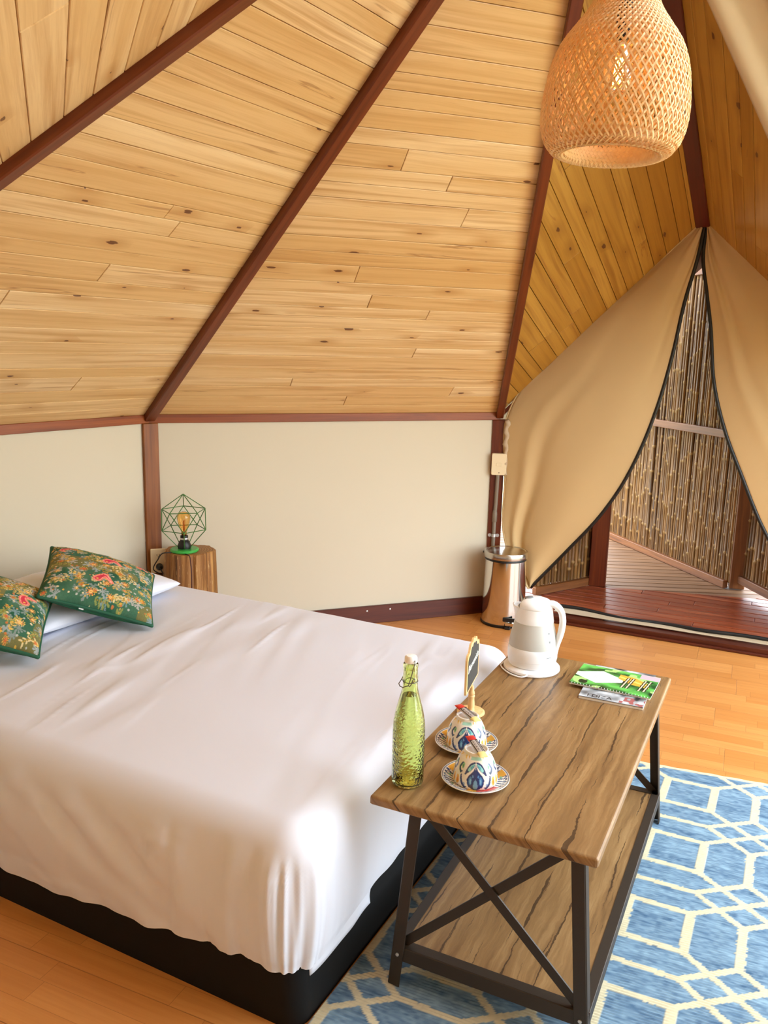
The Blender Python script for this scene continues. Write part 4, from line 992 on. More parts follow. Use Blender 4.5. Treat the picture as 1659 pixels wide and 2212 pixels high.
# ------------------------------------------------------------------ coffee table
def rustic():
    t = NT('rustic_wood_print'); uv = t.uv(); sp = t.n('SeparateXYZ', {'Vector': uv}); u, v = sp.outputs[0], sp.outputs[1]
    wob = t.noise(t.map(uv, (2.2, 7, 1)), 1.0, 3, 0.5); wob2 = t.noise(t.map(uv, (16, 24, 1)), 1.0, 4, 0.65)
    vv = t.math('ADD', v, t.math('ADD', t.math('MULTIPLY', t.math('SUBTRACT', wob, 0.5), 0.045), t.math('MULTIPLY', t.math('SUBTRACT', wob2, 0.5), 0.020)))
    gv = t.n('CombineXYZ', {'X': u, 'Y': vv}).outputs[0]
    g = t.noise(t.map(gv, (2.5, 45, 1)), 1.0, 6, 0.65, 0.3); g2 = t.noise(t.map(gv, (14, 300, 1)), 1.0, 3, 0.6); bl = t.noise(t.map(uv, (5, 9, 1)), 1.0, 3)
    c = t.ramp(g, [(0.28, (110, 80, 48)), (0.5, (148, 113, 70)), (0.72, (180, 145, 98))])
    c = t.mix(t.math('MULTIPLY', t.ramp(bl, [(0.45, (0, 0, 0, 1)), (0.75, (1, 1, 1, 1))]), 0.4), c, rgba((120, 90, 56)))
    c = t.mix(t.math('MULTIPLY', g2, 0.3), c, rgba((104, 76, 46)))
    def cracks(freq, wd, thr, sc, off_):
        ph = t.math('FRACT', t.math('MULTIPLY_ADD', vv, freq, off_)); d = t.math('ABSOLUTE', t.math('SUBTRACT', ph, 0.5))
        msk = t.noise(t.map(uv, sc), 1.0, 2); wide = t.math('MULTIPLY', t.math('SUBTRACT', msk, thr), wd)
        return t.math('LESS_THAN', d, wide)
    cr = t.math('MAXIMUM', cracks(13.0, 0.22, 0.40, (4, 9, 1), 0.1), cracks(31.0, 0.26, 0.55, (7, 20, 1), 0.4))
    c = t.mix(t.math('MULTIPLY', cr, 0.8), c, rgba((52, 34, 20)))
    t.P(Base_Color=c, Roughness=0.42); t.bump(t.math('SUBTRACT', g2, t.math('MULTIPLY', cr, 1.5)), 0.15, 0.0008); return t.m
M_rustic = rustic()
table = thing('coffee_table', 'rustic wood coffee table with lower shelf and dark metal X frame', 'table', (TX, TY, 0.0118), TYAW)
SU, SV = 0.027, 0.008
ZT = 0.4882
def slab(L_, W_, z1, th, r, name, parent):
    hx, hy = W_/2, L_/2; m = MB(); V = []; U = []; rings = []
    prof = [(0.012, 0.0)]+[(r*(1-math.sin(a)), -r*(1-math.cos(a))) for a in np.linspace(0, PI/2, 5)]+[(0.0, -th+0.003), (0.003, -th)]
    pr = []
    for ins, dz in prof:
        ring = []
        for cx, cy, a0 in ((1, 1, 0), (-1, 1, 1), (-1, -1, 2), (1, -1, 3)):
            for k in range(3):
                t_ = (a0+k/2)*PI/2; rr = max(0.006-ins, 0.0005); ring.append((cx*(hx-0.006-max(ins-0.0055, 0))+rr*math.cos(t_), cy*(hy-0.006-max(ins-0.0055, 0))+rr*math.sin(t_), z1+dz))
        pr.append(ring)
    n_ = 12
    for ring in pr:
        for p in ring: V.append(p); U.append((p[1], p[0]+(p[2]-z1)))
    F = [tuple(range(n_))]+[(i*n_+(j+1) % n_, i*n_+j, (i+1)*n_+j, (i+1)*n_+(j+1) % n_) for i in range(len(pr)-1) for j in range(n_)]+[tuple((len(pr)-1)*n_+j for j in range(n_))[::-1]]
    return mk(name, V, F, M_rustic, parent, False, U)
slab(1.0764, 0.5171, ZT, 0.022, 0.007, 'tabletop', table)
sh = slab(1.0, 0.452, 0.100, 0.016, 0.002, 'shelf', table); sh.location = (SU, SV, 0)
zl = ZT-0.0225
fx, fy, tx_, ty_ = 0.237, 0.522, 0.197, 0.510; SU, SV = 0.027, 0.008        # feet and leg heads (half spans)
def angle_bar(a, b, w, fl1, fl2, t_=0.004, name='leg'):
    """L-profile: two thin flanges"""
    m = MB(); a = Vector(a); b = Vector(b); d = (b-a).normalized()
    for fl, ot in ((fl1, fl2), (fl2, fl1)):
        fl = Vector(fl); ot = Vector(ot); up = (ot-d*ot.dot(d)).normalized(); m.bar(a+fl*(w/2), b+fl*(w/2), w, t_, up, 0.001)
    o = m.build(name, M_steel_dark, table); o.location = (SU, SV, 0); return o
for sx in (-1, 1):
    for sy in (-1, 1):
        a = (sx*fx, sy*fy, 0.0); b = (sx*tx_, sy*ty_, zl)
        angle_bar(a, b, 0.028, (-sx, 0, 0), (0, -sy, 0))
        k = 0.085/zl; m = MB(); p = Vector(a).lerp(Vector(b), k); m.lathe([(0, 0.0035), (0.0045, 0.002), (0.0045, -0.001)], 8, (p.x-sx*0.014, p.y+sy*0.0022, p.z), M=Matrix.Rotation(PI/2 if sy < 0 else -PI/2, 3, 'X')); m.build('bolt', M_zinc, table).location = (SU, SV, 0)
zs_ = 0.084; kx = fx-0.004; ky = fy-0.004
for sy in (-1, 1):
    m = MB(); m.box((0, sy*(ky-0.003), zs_), (2*kx-0.004, 0.005, 0.036), ch=0.001); m.box((0, sy*(ky-0.016), zs_+0.0165), (2*kx-0.02, 0.026, 0.004)); m.build('shelf_rail', M_steel_dark, table).location = (SU, SV, 0)
for sx in (-1, 1):
    m = MB(); m.box((sx*(kx-0.003), 0, zs_), (0.005, 2*ky-0.02, 0.036), ch=0.001); m.box((sx*(kx-0.014), 0, zs_+0.0165), (0.022, 2*ky-0.02, 0.004)); m.build('shelf_rail', M_steel_dark, table).location = (SU, SV, 0)
for sy in (-1, 1):
    yb, yt = sy*(ky-0.012), sy*(ty_-0.012); m = MB()
    m.bar((-0.170, yt, zl), (0.208, yb, 0.106), 0.022, 0.004, (0, 1, 0)); m.build('brace', M_steel_dark, table).location = (SU, SV, 0)
    m = MB(); m.bar((0.170, yt-sy*0.005, zl), (-0.208, yb-sy*0.005, 0.106), 0.022, 0.004, (0, 1, 0)); m.build('brace', M_steel_dark, table).location = (SU, SV, 0)
TZ = 0.0118+ZT+0.0004
def tl(u, v, z=0.0):
    c_, s_ = math.cos(TYAW), math.sin(TYAW); return Vector((TX+u*c_-v*s_, TY+u*s_+v*c_, TZ+z))

# ------------------------------------------------------------------ green swing-top bottle
bottle = thing('bottle', 'green hammered glass swing-top bottle of water at the near table corner', 'bottle', (0.0688, 1.7921, TZ), 0.35)
def bottle_glass():
    t = NT('green_glass'); vo = t.n('TexVoronoi', {'Vector': t.map(t.uv(), (34, 170, 1)), 'Scale': 1.0}, feature='SMOOTH_F1'); vo.inputs['Smoothness'].default_value = 0.6
    sp = t.n('SeparateXYZ', {'Vector': t.obj()}); k = t.n('MapRange', {'Value': sp.outputs[2], 'From Min': 0.13, 'From Max': 0.20, 'To Min': 1.0, 'To Max': 0.0}).outputs[0]
    t.P(Base_Color=(0.86, 0.96, 0.50, 1), Roughness=0.02, Transmission_Weight=1.0, IOR=1.5)
    t.bump(t.math('MULTIPLY', vo.outputs['Distance'], k), 0.42, 0.003); return t.m
bo = [(0.0, 0.0), (0.030, 0.0), (0.0355, 0.003), (0.0375, 0.010), (0.0375, 0.135), (0.0365, 0.155), (0.032, 0.180), (0.0255, 0.206), (0.0195, 0.228), (0.0172, 0.240), (0.0168, 0.252), (0.0176, 0.256), (0.0176, 0.264), (0.0168, 0.268), (0.0162, 0.284), (0.0172, 0.287), (0.0172, 0.295), (0.0150, 0.298)]
bi = [(0.0105, 0.298), (0.0108, 0.285), (0.0125, 0.25), (0.0150, 0.230), (0.0215, 0.205), (0.0285, 0.178), (0.0330, 0.155), (0.0342, 0.135), (0.0342, 0.012), (0.031, 0.007), (0.0, 0.006)]
m = MB(); m.lathe(bo+bi, 56); m.build('glass', bottle_glass(), bottle, True, 1.2)
wi = [(0.0, 0.0064), (0.0306, 0.0074), (0.0338, 0.0124), (0.0338, 0.135), (0.0326, 0.155), (0.0281, 0.178), (0.0211, 0.205), (0.0170, 0.2205), (0.0, 0.2205)]
m = MB(); m.lathe(wi, 48); m.build('water', glass('water', (0.97, 1.0, 0.92), 0.0, 1.33), bottle, True, 0.7)
m = MB(); m.lathe([(0.0085, 0.294), (0.0145, 0.2985), (0.0150, 0.302), (0.0145, 0.310), (0.011, 0.3145), (0.0, 0.3155)], 24); m.build('stopper', simple('ceramic_stopper', (248, 248, 246), 0.25), bottle, True, 0.7)
m = MB(); m.tube([(0.0175*math.cos(t_), 0.0175*math.sin(t_), 0.2535) for t_ in np.linspace(0, 2*PI, 25)[:-1]], 0.0009, 6, closed=True)
for sy in (-1, 1):
    m.tube([(0.004, sy*0.0150, 0.306), (0.002, sy*0.0190, 0.300), (-0.004, sy*0.0195, 0.278), (-0.010, sy*0.0200, 0.258), (-0.013, sy*0.0205, 0.2505), (-0.010, sy*0.0205, 0.2475), (-0.006, sy*0.0200, 0.252), (-0.002, sy*0.0195, 0.262), (0.003, sy*0.0190, 0.2655), (0.004, sy*0.0182, 0.262)], 0.0011, 6)
m.tube([(0.004, -0.0150, 0.306), (0.004, 0.0150, 0.306)], 0.0011, 6)
m.tube([(-0.013, -0.0205, 0.2505), (-0.0235, -0.012, 0.2445), (-0.0255, 0, 0.2430), (-0.0235, 0.012, 0.2445), (-0.013, 0.0205, 0.2505)], 0.0012, 6)
m.build('wire_bail', simple('bail_wire', (110, 106, 100), 0.3, 0.9), bottle, True)

# ------------------------------------------------------------------ cups turned over on saucers, sugar sticks
def inside(px, py, x, y):
    r = np.zeros(x.shape, bool); n = len(px)
    for i in range(n):
        j = i-1; c = (py[i] > y) != (py[j] > y)
        with np.errstate(divide='ignore', invalid='ignore'): xi = (px[j]-px[i])*(y-py[i])/(py[j]-py[i]+1e-12)+px[i]
        r ^= c & (x < xi)
    return r
def cup_paint(th, h):
    """th: angle, h: 0 rim (down) .. 1 foot (up); motif drawn in units of the leaf's half width"""
    c = np.tile(lin((240, 238, 230)), (len(th), 1)); per = 2*PI/3
    x = (np.mod(th+per/2, per)-per/2)*0.047/0.0185; y = h
    def poly(pts, col, mirror=True, n=40):
        P_ = catmull(np.array(pts+[pts[0]], float), n)
        for sg in ((1, -1) if mirror else (1,)): c[inside(P_[:, 0]*sg, P_[:, 1], x, y)] = lin(col)
    poly([(0, 0.80), (0.5, 0.775), (0.95, 0.70), (1.22, 0.58), (1.40, 0.42), (1.30, 0.425), (0.95, 0.50), (0.55, 0.58), (0.2, 0.68)], (54, 66, 112))     # hood with points
    poly([(0.08, 0.755), (0.45, 0.73), (0.85, 0.66), (1.06, 0.57), (0.9, 0.535), (0.6, 0.585), (0.3, 0.67)], (146, 212, 208))
    poly([(0.2, 0.72), (0.5, 0.695), (0.72, 0.64), (0.6, 0.60), (0.36, 0.665)], (92, 168, 190))
    poly([(0.03, 0.755), (0.12, 0.66), (0.45, 0.53), (0.85, 0.41), (1.02, 0.30), (0.93, 0.17), (0.55, 0.07), (0.06, 0.02), (-0.02, 0.02)], (30, 54, 112))   # leaf
    poly([(0.62, 0.42), (0.80, 0.32), (0.74, 0.20), (0.58, 0.16), (0.42, 0.26), (0.42, 0.36)], (70, 130, 190))
    poly([(0.55, 0.36), (0.68, 0.28), (0.62, 0.20), (0.48, 0.24)], (128, 188, 220))
    poly([(0.0, 0.34), (0.22, 0.22), (0.25, 0.13), (0.0, 0.06), (-0.02, 0.1)], (104, 158, 196))
    poly([(0.30, 0.47), (0.42, 0.44), (0.34, 0.38), (0.22, 0.40)], (84, 140, 200))
    poly([(1.75, 0.42), (1.95, 0.36), (1.85, 0.20), (1.55, 0.08), (1.15, 0.04), (0.98, 0.09), (1.25, 0.11), (1.52, 0.19), (1.68, 0.30)], (50, 62, 104))       # hooks
    poly([(1.52, 0.17), (1.40, 0.20), (1.22, 0.17), (1.2, 0.13)], (150, 176, 206))
    poly([(1.85, 0.74), (2.25, 0.70), (2.45, 0.58), (2.25, 0.47), (1.9, 0.44), (1.7, 0.50), (2.0, 0.52), (2.15, 0.58), (2.0, 0.66), (1.75, 0.68)], (66, 84, 120))
    poly([(1.60, 0.70), (1.9, 0.72), (2.05, 0.64), (1.85, 0.57), (1.65, 0.60)], (150, 204, 168)); poly([(1.75, 0.67), (1.92, 0.66), (1.88, 0.61), (1.74, 0.62)], (92, 150, 96))
    poly([(2.15, 0.34), (2.5, 0.30), (2.55, 0.16), (2.25, 0.08), (2.05, 0.18)], (234, 180, 74)); poly([(2.25, 0.26), (2.42, 0.24), (2.4, 0.16), (2.24, 0.15)], (214, 128, 40))
    poly([(1.15, 0.84), (1.35, 0.86), (1.95, 0.99), (1.8, 1.0)], (236, 186, 84), n=30); poly([(1.65, 0.82), (1.9, 0.84), (2.4, 0.95), (2.2, 0.98)], (240, 208, 120), n=30)
    c[(h > 0.84) & (h < 0.90) & (np.abs(x) < 0.9)] = lin((168, 220, 204)); c[h < 0.012] = lin((60, 80, 130))
    return c
def saucer_paint(th, r):
    c = np.tile(lin((238, 236, 228)), (len(th), 1)); q = r/0.0805
    def put(m_, col): c[m_] = lin(col)
    sec = np.mod(th*5/PI, 2.0)
    ring = (q > 0.62) & (q < 0.93)
    put(ring & (np.sin(th*2+0.9) > 0.25) & (q < 0.84), (196, 44, 34)); put(ring & (np.sin(th*34+q*20) > 0.35) & (np.sin(th*2+0.9) <= 0.25), (40, 66, 120))
    put((q > 0.80) & (q < 0.93) & (np.sin(th*40-q*30) > 0.5), (36, 48, 80)); put(ring & (np.sin(th*3+2.0) > 0.82), (232, 170, 66)); put(ring & (np.hypot(np.mod(th, 0.7)-0.35, (q-0.76)*3) < 0.10) & (np.sin(th*2+0.9) < 0), (120, 180, 150))
    put((q > 0.945) & (q < 0.965), (58, 66, 90)); put((q > 0.60) & (q < 0.62), (60, 70, 100))
    return c
def cup_set(loc, rot, lab_c, lab_s, lab_k, stick_rot, tilt):
    s_ = MB(); pr = [(0.0, 0.0), (0.040, 0.0), (0.044, 0.003), (0.062, 0.0075), (0.078, 0.0150), (0.0805, 0.0168), (0.0800, 0.0186), (0.0770, 0.0180), (0.062, 0.0112), (0.046, 0.0066), (0.0, 0.0060)]
    fine = []
    for (r0, z0), (r1, z1) in zip(pr[:-1], pr[1:]):
        k = max(1, int(abs(r1-r0)/0.0016))
        fine += [(r0+(r1-r0)*j/k, z0+(z1-z0)*j/k) for j in range(k)]
    fine.append(pr[-1]); s_.lathe(fine, 180); P_ = np.array(s_.V)
    o = s_.build('saucer', M_vglaze, None, True, 1.0, saucer_paint(np.arctan2(P_[:, 1], P_[:, 0]), np.hypot(P_[:, 0], P_[:, 1]))); o.location = loc; o.rotation_euler = (0, 0, rot); tag(o, lab_s, 'saucer', 'painted saucers on the table')
    z0 = 0.0066+0.0006; cz = loc[2]+z0
    cpr = [(0.0505, 0.0), (0.0515, 0.001), (0.0525, 0.004), (0.0520, 0.016), (0.0495, 0.032), (0.0445, 0.048), (0.0380, 0.061), (0.0330, 0.068), (0.0295, 0.0705), (0.0285, 0.073), (0.0285, 0.0785), (0.0265, 0.0800), (0.0240, 0.0790), (0.0235, 0.0745), (0.0, 0.0735)]
    fine = []; cp = catmull(cpr[:9], 60); fine = [tuple(p) for p in cp]+cpr[9:]+[]
    cpi = [(0.0500, 0.0005), (0.049, 0.02), (0.044, 0.042), (0.034, 0.060), (0.0, 0.066)]
    m = MB(); m.lathe(fine[::-1]+cpi, 270); P_ = np.array(m.V); th = np.arctan2(P_[:, 1], P_[:, 0]); h = P_[:, 2]/0.079
    col = cup_paint(th, h); no = (P_[:, 2] > 0.0715) | (np.arange(len(P_)) >= len(fine)*270); col[no] = lin((240, 238, 230))
    root = thing('cup', lab_c, 'cup', (loc[0], loc[1], cz), rot, 'painted cups upside down')
    m.build('bowl', M_vglaze, root, True, 1.2, col)
    hp = [(0.0455, 0, 0.012), (0.066, 0, 0.016), (0.072, 0, 0.034), (0.062, 0, 0.050), (0.0405, 0, 0.055)]
    R_ = Matrix.Rotation(PI, 3, 'Z')
    hm = MB(); hm.tube([tuple(R_ @ Vector(tuple(p))) for p in catmull(hp, 24)], 0.0042, 8); hm.build('handle', simple('glazed_blue_handle', (64, 96, 160), 0.12), root, True)
    # sugar stick leaning across the cup's foot
    st = thing('sugar_stick', lab_k, 'sachet', (loc[0], loc[1], cz+0.0800), 0, 'sugar sticks on the cups')
    st.matrix_world = Matrix.Translation((loc[0], loc[1], cz+0.0842)) @ Matrix.Rotation(stick_rot, 4, 'Z') @ Matrix.Rotation(tilt, 4, 'X')
    Lk = 0.088
    def pouch(y0, y1, w, t_, mat, name):
        n_ = 12; mm = MB(); V = []; F = []
        ys = np.linspace(y0, y1, 9)
        for y in ys:
            e = min(1, abs(y+Lk/2)/0.010, abs(Lk/2-y)/0.010); tt = 0.0006+t_*max(e, 0.02)**0.7
            for k in range(n_): a = 2*PI*k/n_; V.append((w/2*math.copysign(abs(math.cos(a))**0.7, math.cos(a)), y, tt*math.sin(a)))
        for i in range(len(ys)-1):
            for k in range(n_): F.append((i*n_+k, (i+1)*n_+k, (i+1)*n_+(k+1) % n_, i*n_+(k+1) % n_))
        F.append(tuple(range(n_))); F.append(tuple((len(ys)-1)*n_+k for k in range(n_))[::-1]); mm.add(V, F); return mm.build(name, mat, st, True, 0.9)
    pouch(-Lk/2, -Lk/2+0.017, 0.0215, 0.0036, simple('stick_cream', (232, 214, 140), 0.4), 'cream_end')
    pouch(-Lk/2+0.017, Lk/2-0.024, 0.0205, 0.0040, simple('stick_silver', (196, 190, 186), 0.28, 0.35), 'wrapper')
    pouch(Lk/2-0.024, Lk/2, 0.0215, 0.0036, simple('stick_red', (206, 52, 48), 0.35), 'red_end')
    m = MB()
    m.box((0.0042, -0.004, 0.00405), (0.0022, 0.046, 0.0004)); m.box((0.0084, -0.004, 0.0032), (0.0016, 0.046, 0.0006)); m.box((-0.0085, -0.004, 0.0032), (0.0018, 0.046, 0.0006)); m.box((0, 0.0195, 0.0041), (0.019, 0.003, 0.0004)); m.build('print', M_black, st)
    text('M\nO\nR\nE', 0.0092, (-0.0022, -0.003, 0.0043), (0, 0, 0), M_black, st, 0.0002)
cup_set((0.2282, 1.7989, TZ), -1.68, 'painted floral cup upside down on the front saucer', 'painted saucer under the front cup, nearest the camera', 'sugar stick with red end lying on the front cup', 0.30, 0.12)
cup_set((0.2242, 1.9795, TZ), -1.70, 'painted floral cup upside down on the rear saucer, nearer the chalkboard', 'painted saucer under the rear cup, behind the front one', 'sugar stick with red end lying on the rear cup', 0.52, 0.10)

# ------------------------------------------------------------------ chalkboard place sign
sg = thing('chalkboard_sign', 'small scalloped chalkboard sign on a turned wooden stand by the bed edge', 'sign', (0.2553, 2.1779, TZ), 0)
M_birch = NT('birch'); g = M_birch.noise(M_birch.map(M_birch.obj(), (60, 60, 8)), 1.0, 3); M_birch.P(Base_Color=M_birch.ramp(g, [(0.3, (220, 178, 116)), (0.7, (236, 200, 144))]), Roughness=0.5); M_birch = M_birch.m
m = MB(); m.lathe([(0, 0), (0.037, 0), (0.039, 0.002), (0.039, 0.006), (0.036, 0.0085), (0.032, 0.009), (0.0, 0.0092)], 40); m.build('stand_base', M_birch, sg, True, 0.6)
m = MB(); m.lathe([(0.0, 0.009), (0.0098, 0.009), (0.0102, 0.012), (0.0085, 0.016), (0.0088, 0.019), (0.0100, 0.022), (0.0098, 0.030), (0.0085, 0.040), (0.0082, 0.047), (0.0095, 0.050), (0.0095, 0.053), (0.0080, 0.055), (0.0092, 0.058), (0.0085, 0.064), (0.0055, 0.071), (0.0062, 0.076), (0.004, 0.083), (0, 0.084)], 24); m.build('stand_stem', M_birch, sg, True, 0.8)
ys = math.atan2(2.2633-2.1074, 0.279-0.23)
Mb = Matrix.Translation((-0.001, 0.008, 0.082)) @ Matrix.Rotation(ys, 4, 'Z')
def board_outline(s):
    w = 0.164/2*s; pts = [(-w, 0), (w, 0), (w, 0.092*s)]
    for cx, cz, r, a0, a1 in ((0.062, 0.092, 0.020, -0.1, 1.9), (0.028, 0.112, 0.020, 0.3, 2.0), (0.0, 0.120, 0.017, 0.6, 2.54), (-0.028, 0.112, 0.020, 1.14, 2.84), (-0.062, 0.092, 0.020, 1.24, 3.24)):
        for k in range(6): a = a0+(a1-a0)*k/5; pts.append((cx*s+r*s*math.cos(a), cz*s+r*s*math.sin(a)))
    pts.append((-w, 0.092*s)); return pts
def plate_poly(pts, y0, y1, name, mat, dz=0.0):
    n_ = len(pts); V = [(x, y0, z+dz) for x, z in pts]+[(x, y1, z+dz) for x, z in pts]
    F = [tuple(range(n_)), tuple(range(n_, 2*n_))[::-1]]+[((i+1) % n_, i, n_+i, n_+(i+1) % n_) for i in range(n_)]
    o = mk(name, V, F, mat, sg); o.matrix_local = Mb; return o
plate_poly(board_outline(1.0), -0.003, 0.003, 'board', M_birch)
plate_poly(board_outline(0.86), -0.0038, -0.003, 'slate_face', NT('slate').P(Base_Color=rgba((58, 56, 52)), Roughness=0.8).m, 0.006)
text('Bienvenidos', 0.030, None, None, simple('chalk', (232, 234, 230), 0.9), sg, 0.0002, M=Mb @ Matrix.Translation((0, -0.0042, 0.070)) @ Matrix.Rotation(PI/2, 4, 'X') @ Matrix.Rotation(0.06, 4, 'Z'), shear=0.25)

# ------------------------------------------------------------------ electric kettle
kettle = thing('kettle', 'white electric kettle with frosted water window at the far table end', 'kettle', (0.4846, 2.5261, TZ), math.radians(-20))
m = MB(); m.lathe([(0, 0), (0.086, 0), (0.0895, 0.004), (0.0885, 0.011), (0.080, 0.018), (0.0, 0.019)], 64); m.build('power_base', M_white_pl, kettle, True, 0.7)
def kbody(prof, name, mat, sq=1.0, nn=64):
    m = MB(); m.lathe(prof, nn, close_ends=False); return m.build(name, mat, kettle, True, 0.8)
kbody([(0.060, 0.0205), (0.0735, 0.0205), (0.0755, 0.024), (0.0770, 0.040), (0.0770, 0.041), (0.0782, 0.042), (0.0785, 0.050), (0.0785, 0.066), (0.0770, 0.0800), (0.0765, 0.0812), (0.070, 0.0812)], 'lower_band', M_white_pl)
def frost():
    t = NT('frosted_window'); t.P(Base_Color=rgba((196, 196, 190)), Roughness=0.35, Subsurface_Weight=0.15, Subsurface_Radius=(0.01, 0.01, 0.01)); return t.m
win = kbody([(0.0740, 0.080), (0.0757, 0.0815), (0.0740, 0.100), (0.0705, 0.120), (0.0655, 0.141), (0.0600, 0.1605), (0.057, 0.162)], 'water_window', frost())
kbody([(0.057, 0.1600), (0.0610, 0.1600), (0.0612, 0.163), (0.0585, 0.180), (0.0565, 0.196), (0.0555, 0.205), (0.0520, 0.206)], 'collar', M_white_pl)
m = MB(); m.lathe([(0, 0.192), (0.0535, 0.192)], 40); m.build('inner_floor', M_white_pl, kettle)
m = MB(); m.lathe([(0.0520, 0.2040), (0.0555, 0.206), (0.0555, 0.212), (0.0535, 0.219), (0.0455, 0.2275), (0.030, 0.2335), (0.0, 0.2355)], 72)
m.V = [(x_*(1-0.40*math.exp(-((abs(math.atan2(y_, x_))-PI)/0.42)**2)*min(1, math.hypot(x_, y_)/0.04)), y_, z_) for x_, y_, z_ in m.V]; m.build('lid', M_white_pl, kettle, True)
m = MB(); m.lathe([(0.0, 0.0030), (0.0125, 0.0028), (0.014, 0.0012), (0.014, -0.003)], 24, (0, 0, 0)); b_ = m.build('lid_button', M_grey_pl, kettle, True); b_.location = (-0.020, -0.002, 0.2328); b_.rotation_euler = (0, -0.11, 0)
# spout pointing left
n1, n2 = 14, 15; G = np.zeros((n1, n2, 3))
for i in range(n1):
    t_ = i/(n1-1); z = 0.150+0.060*t_; rb = np.interp(z, [0.15, 0.163, 0.18, 0.196, 0.206, 0.212], [0.0635, 0.0605, 0.0580, 0.0560, 0.0550, 0.0550]); outx = rb-0.003+0.016*t_**1.5
    hw = 0.008+0.022*t_
    for k in range(n2):
        s_ = -1+2*k/(n2-1); y = hw*s_*1.15; x = outx*(1-abs(s_)**2.2)+math.sqrt(max((rb-0.002)**2-y*y, 1e-6))*abs(s_)**2.2; G[i, k] = (-x, y, z-0.004*(abs(s_)**2)*t_)
V, F, U = sheet(G, 0.004); mk('spout', V, F, M_white_pl, kettle, True, U)
hp = catmull([(0.036, 0, 0.219), (0.058, 0, 0.2205), (0.079, 0, 0.205), (0.0885, 0, 0.175), (0.0870, 0, 0.140), (0.0800, 0, 0.105), (0.0755, 0, 0.080), (0.074, 0, 0.060)], 30)
m = MB(); V = []; F = []; nn = 12
for i, p in enumerate(hp):
    d = hp[min(i+1, 29)]-hp[max(i-1, 0)]; d = Vector(d).normalized(); nx = Vector((0, 1, 0)); ny = d.cross(nx); k_ = 0.0105; w_ = 0.0125+0.008*max(0, 1-i/9)
    if i > 20: k_ = 0.0105-0.005*(i-20)/9
    for k in range(nn): a = 2*PI*k/nn; V.append(tuple(Vector(tuple(p))+nx*w_*math.cos(a)+ny*k_*math.sin(a)))
for i in range(29):
    for k in range(nn): F.append((i*nn+k, i*nn+(k+1) % nn, (i+1)*nn+(k+1) % nn, (i+1)*nn+k))
F.append(tuple(range(nn))[::-1]); F.append(tuple(29*nn+k for k in range(nn))); mk('handle', V, F, M_white_pl, kettle, True)
for z, a in ((0.136, -0.62), (0.109, -0.62)):
    r = np.interp(z, [0.1, 0.12, 0.141], [0.0740, 0.0705, 0.0655])+0.0004; m = MB(); m.box((0, 0, 0), (0.0012, 0.004, 0.006)); o = m.build('level_mark', M_grey_pl, kettle); o.location = (r*math.cos(a), r*math.sin(a), z); o.rotation_euler = (0, -0.25, a)
m = MB(); m.box((0, 0, 0), (0.0008, 0.018, 0.0022)); o = m.build('maker_mark', M_grey_pl, kettle); a = -0.7; o.location = (0.0787*math.cos(a), 0.0787*math.sin(a), 0.060); o.rotation_euler = (0, 0, a)
cr = math.cos(math.radians(20)); 
m = MB(); m.tube([tuple(p) for p in catmull([(-0.086, 0.03, 0.0042), (-0.095, -0.02, 0.0035), (-0.075, -0.060, 0.0035), (-0.040, -0.092, 0.0035), (-0.012, -0.098, 0.0038), (0.000, -0.090, 0.007), (0.002, -0.0855, 0.010), (0.006, -0.081, 0.0075)], 40)], 0.0026, 8); m.build('cord', M_white_pl, kettle, True)

# ------------------------------------------------------------------ booklet and magazine
def page_block(name, w, h, t_, loc, rot, lab, paint, cat, nx=150, ny=110, edge=(232, 228, 220)):
    root = thing(name, lab, cat, loc, rot)
    m = MB(); m.box((0, 0, t_/2-0.0003), (w-0.002, h-0.002, t_-0.0008)); m.build('pages', simple('paper_edge', edge, 0.8), root)
    x, y = np.meshgrid(np.linspace(-w/2, w/2, nx), np.linspace(-h/2, h/2, ny), indexing='ij'); G = np.stack([x, y, np.full_like(x, t_)], -1)
    V, F, U = sheet(G, 0.0006); col = paint((x/w+0.5).ravel(), (y/h+0.5).ravel()); mk('cover', V, F, M_vprint, root, False, U, np.r_[col, col])
    return root
def bw_paint(u, v):
    k = np.clip(0.5+0.5*vnoise(u*5+v*3, v*9-u*2, 51)+0.3*vnoise(u*14, v*14, 52), 0, 1)[:, None]; c = lin((40, 44, 50))*(1-k)+lin((214, 222, 228))*k
    m_ = (u > 0.62) & (v < 0.2) & (vnoise(u*20, v*20, 53) > 0.1); c[m_] = lin((168, 96, 96)); c[v < 0.018] = lin((70, 66, 64)); return c
mag = page_block('magazine', 0.185, 0.272, 0.0075, tl(0.125, 0.372), TYAW+0.02, 'black and white magazine lying underneath the green booklet', bw_paint, 'magazine')
text('EDIZA', 0.026, (-0.035, -0.116, 0.0080), (0, 0, 0), M_black, mag, 0.0001)
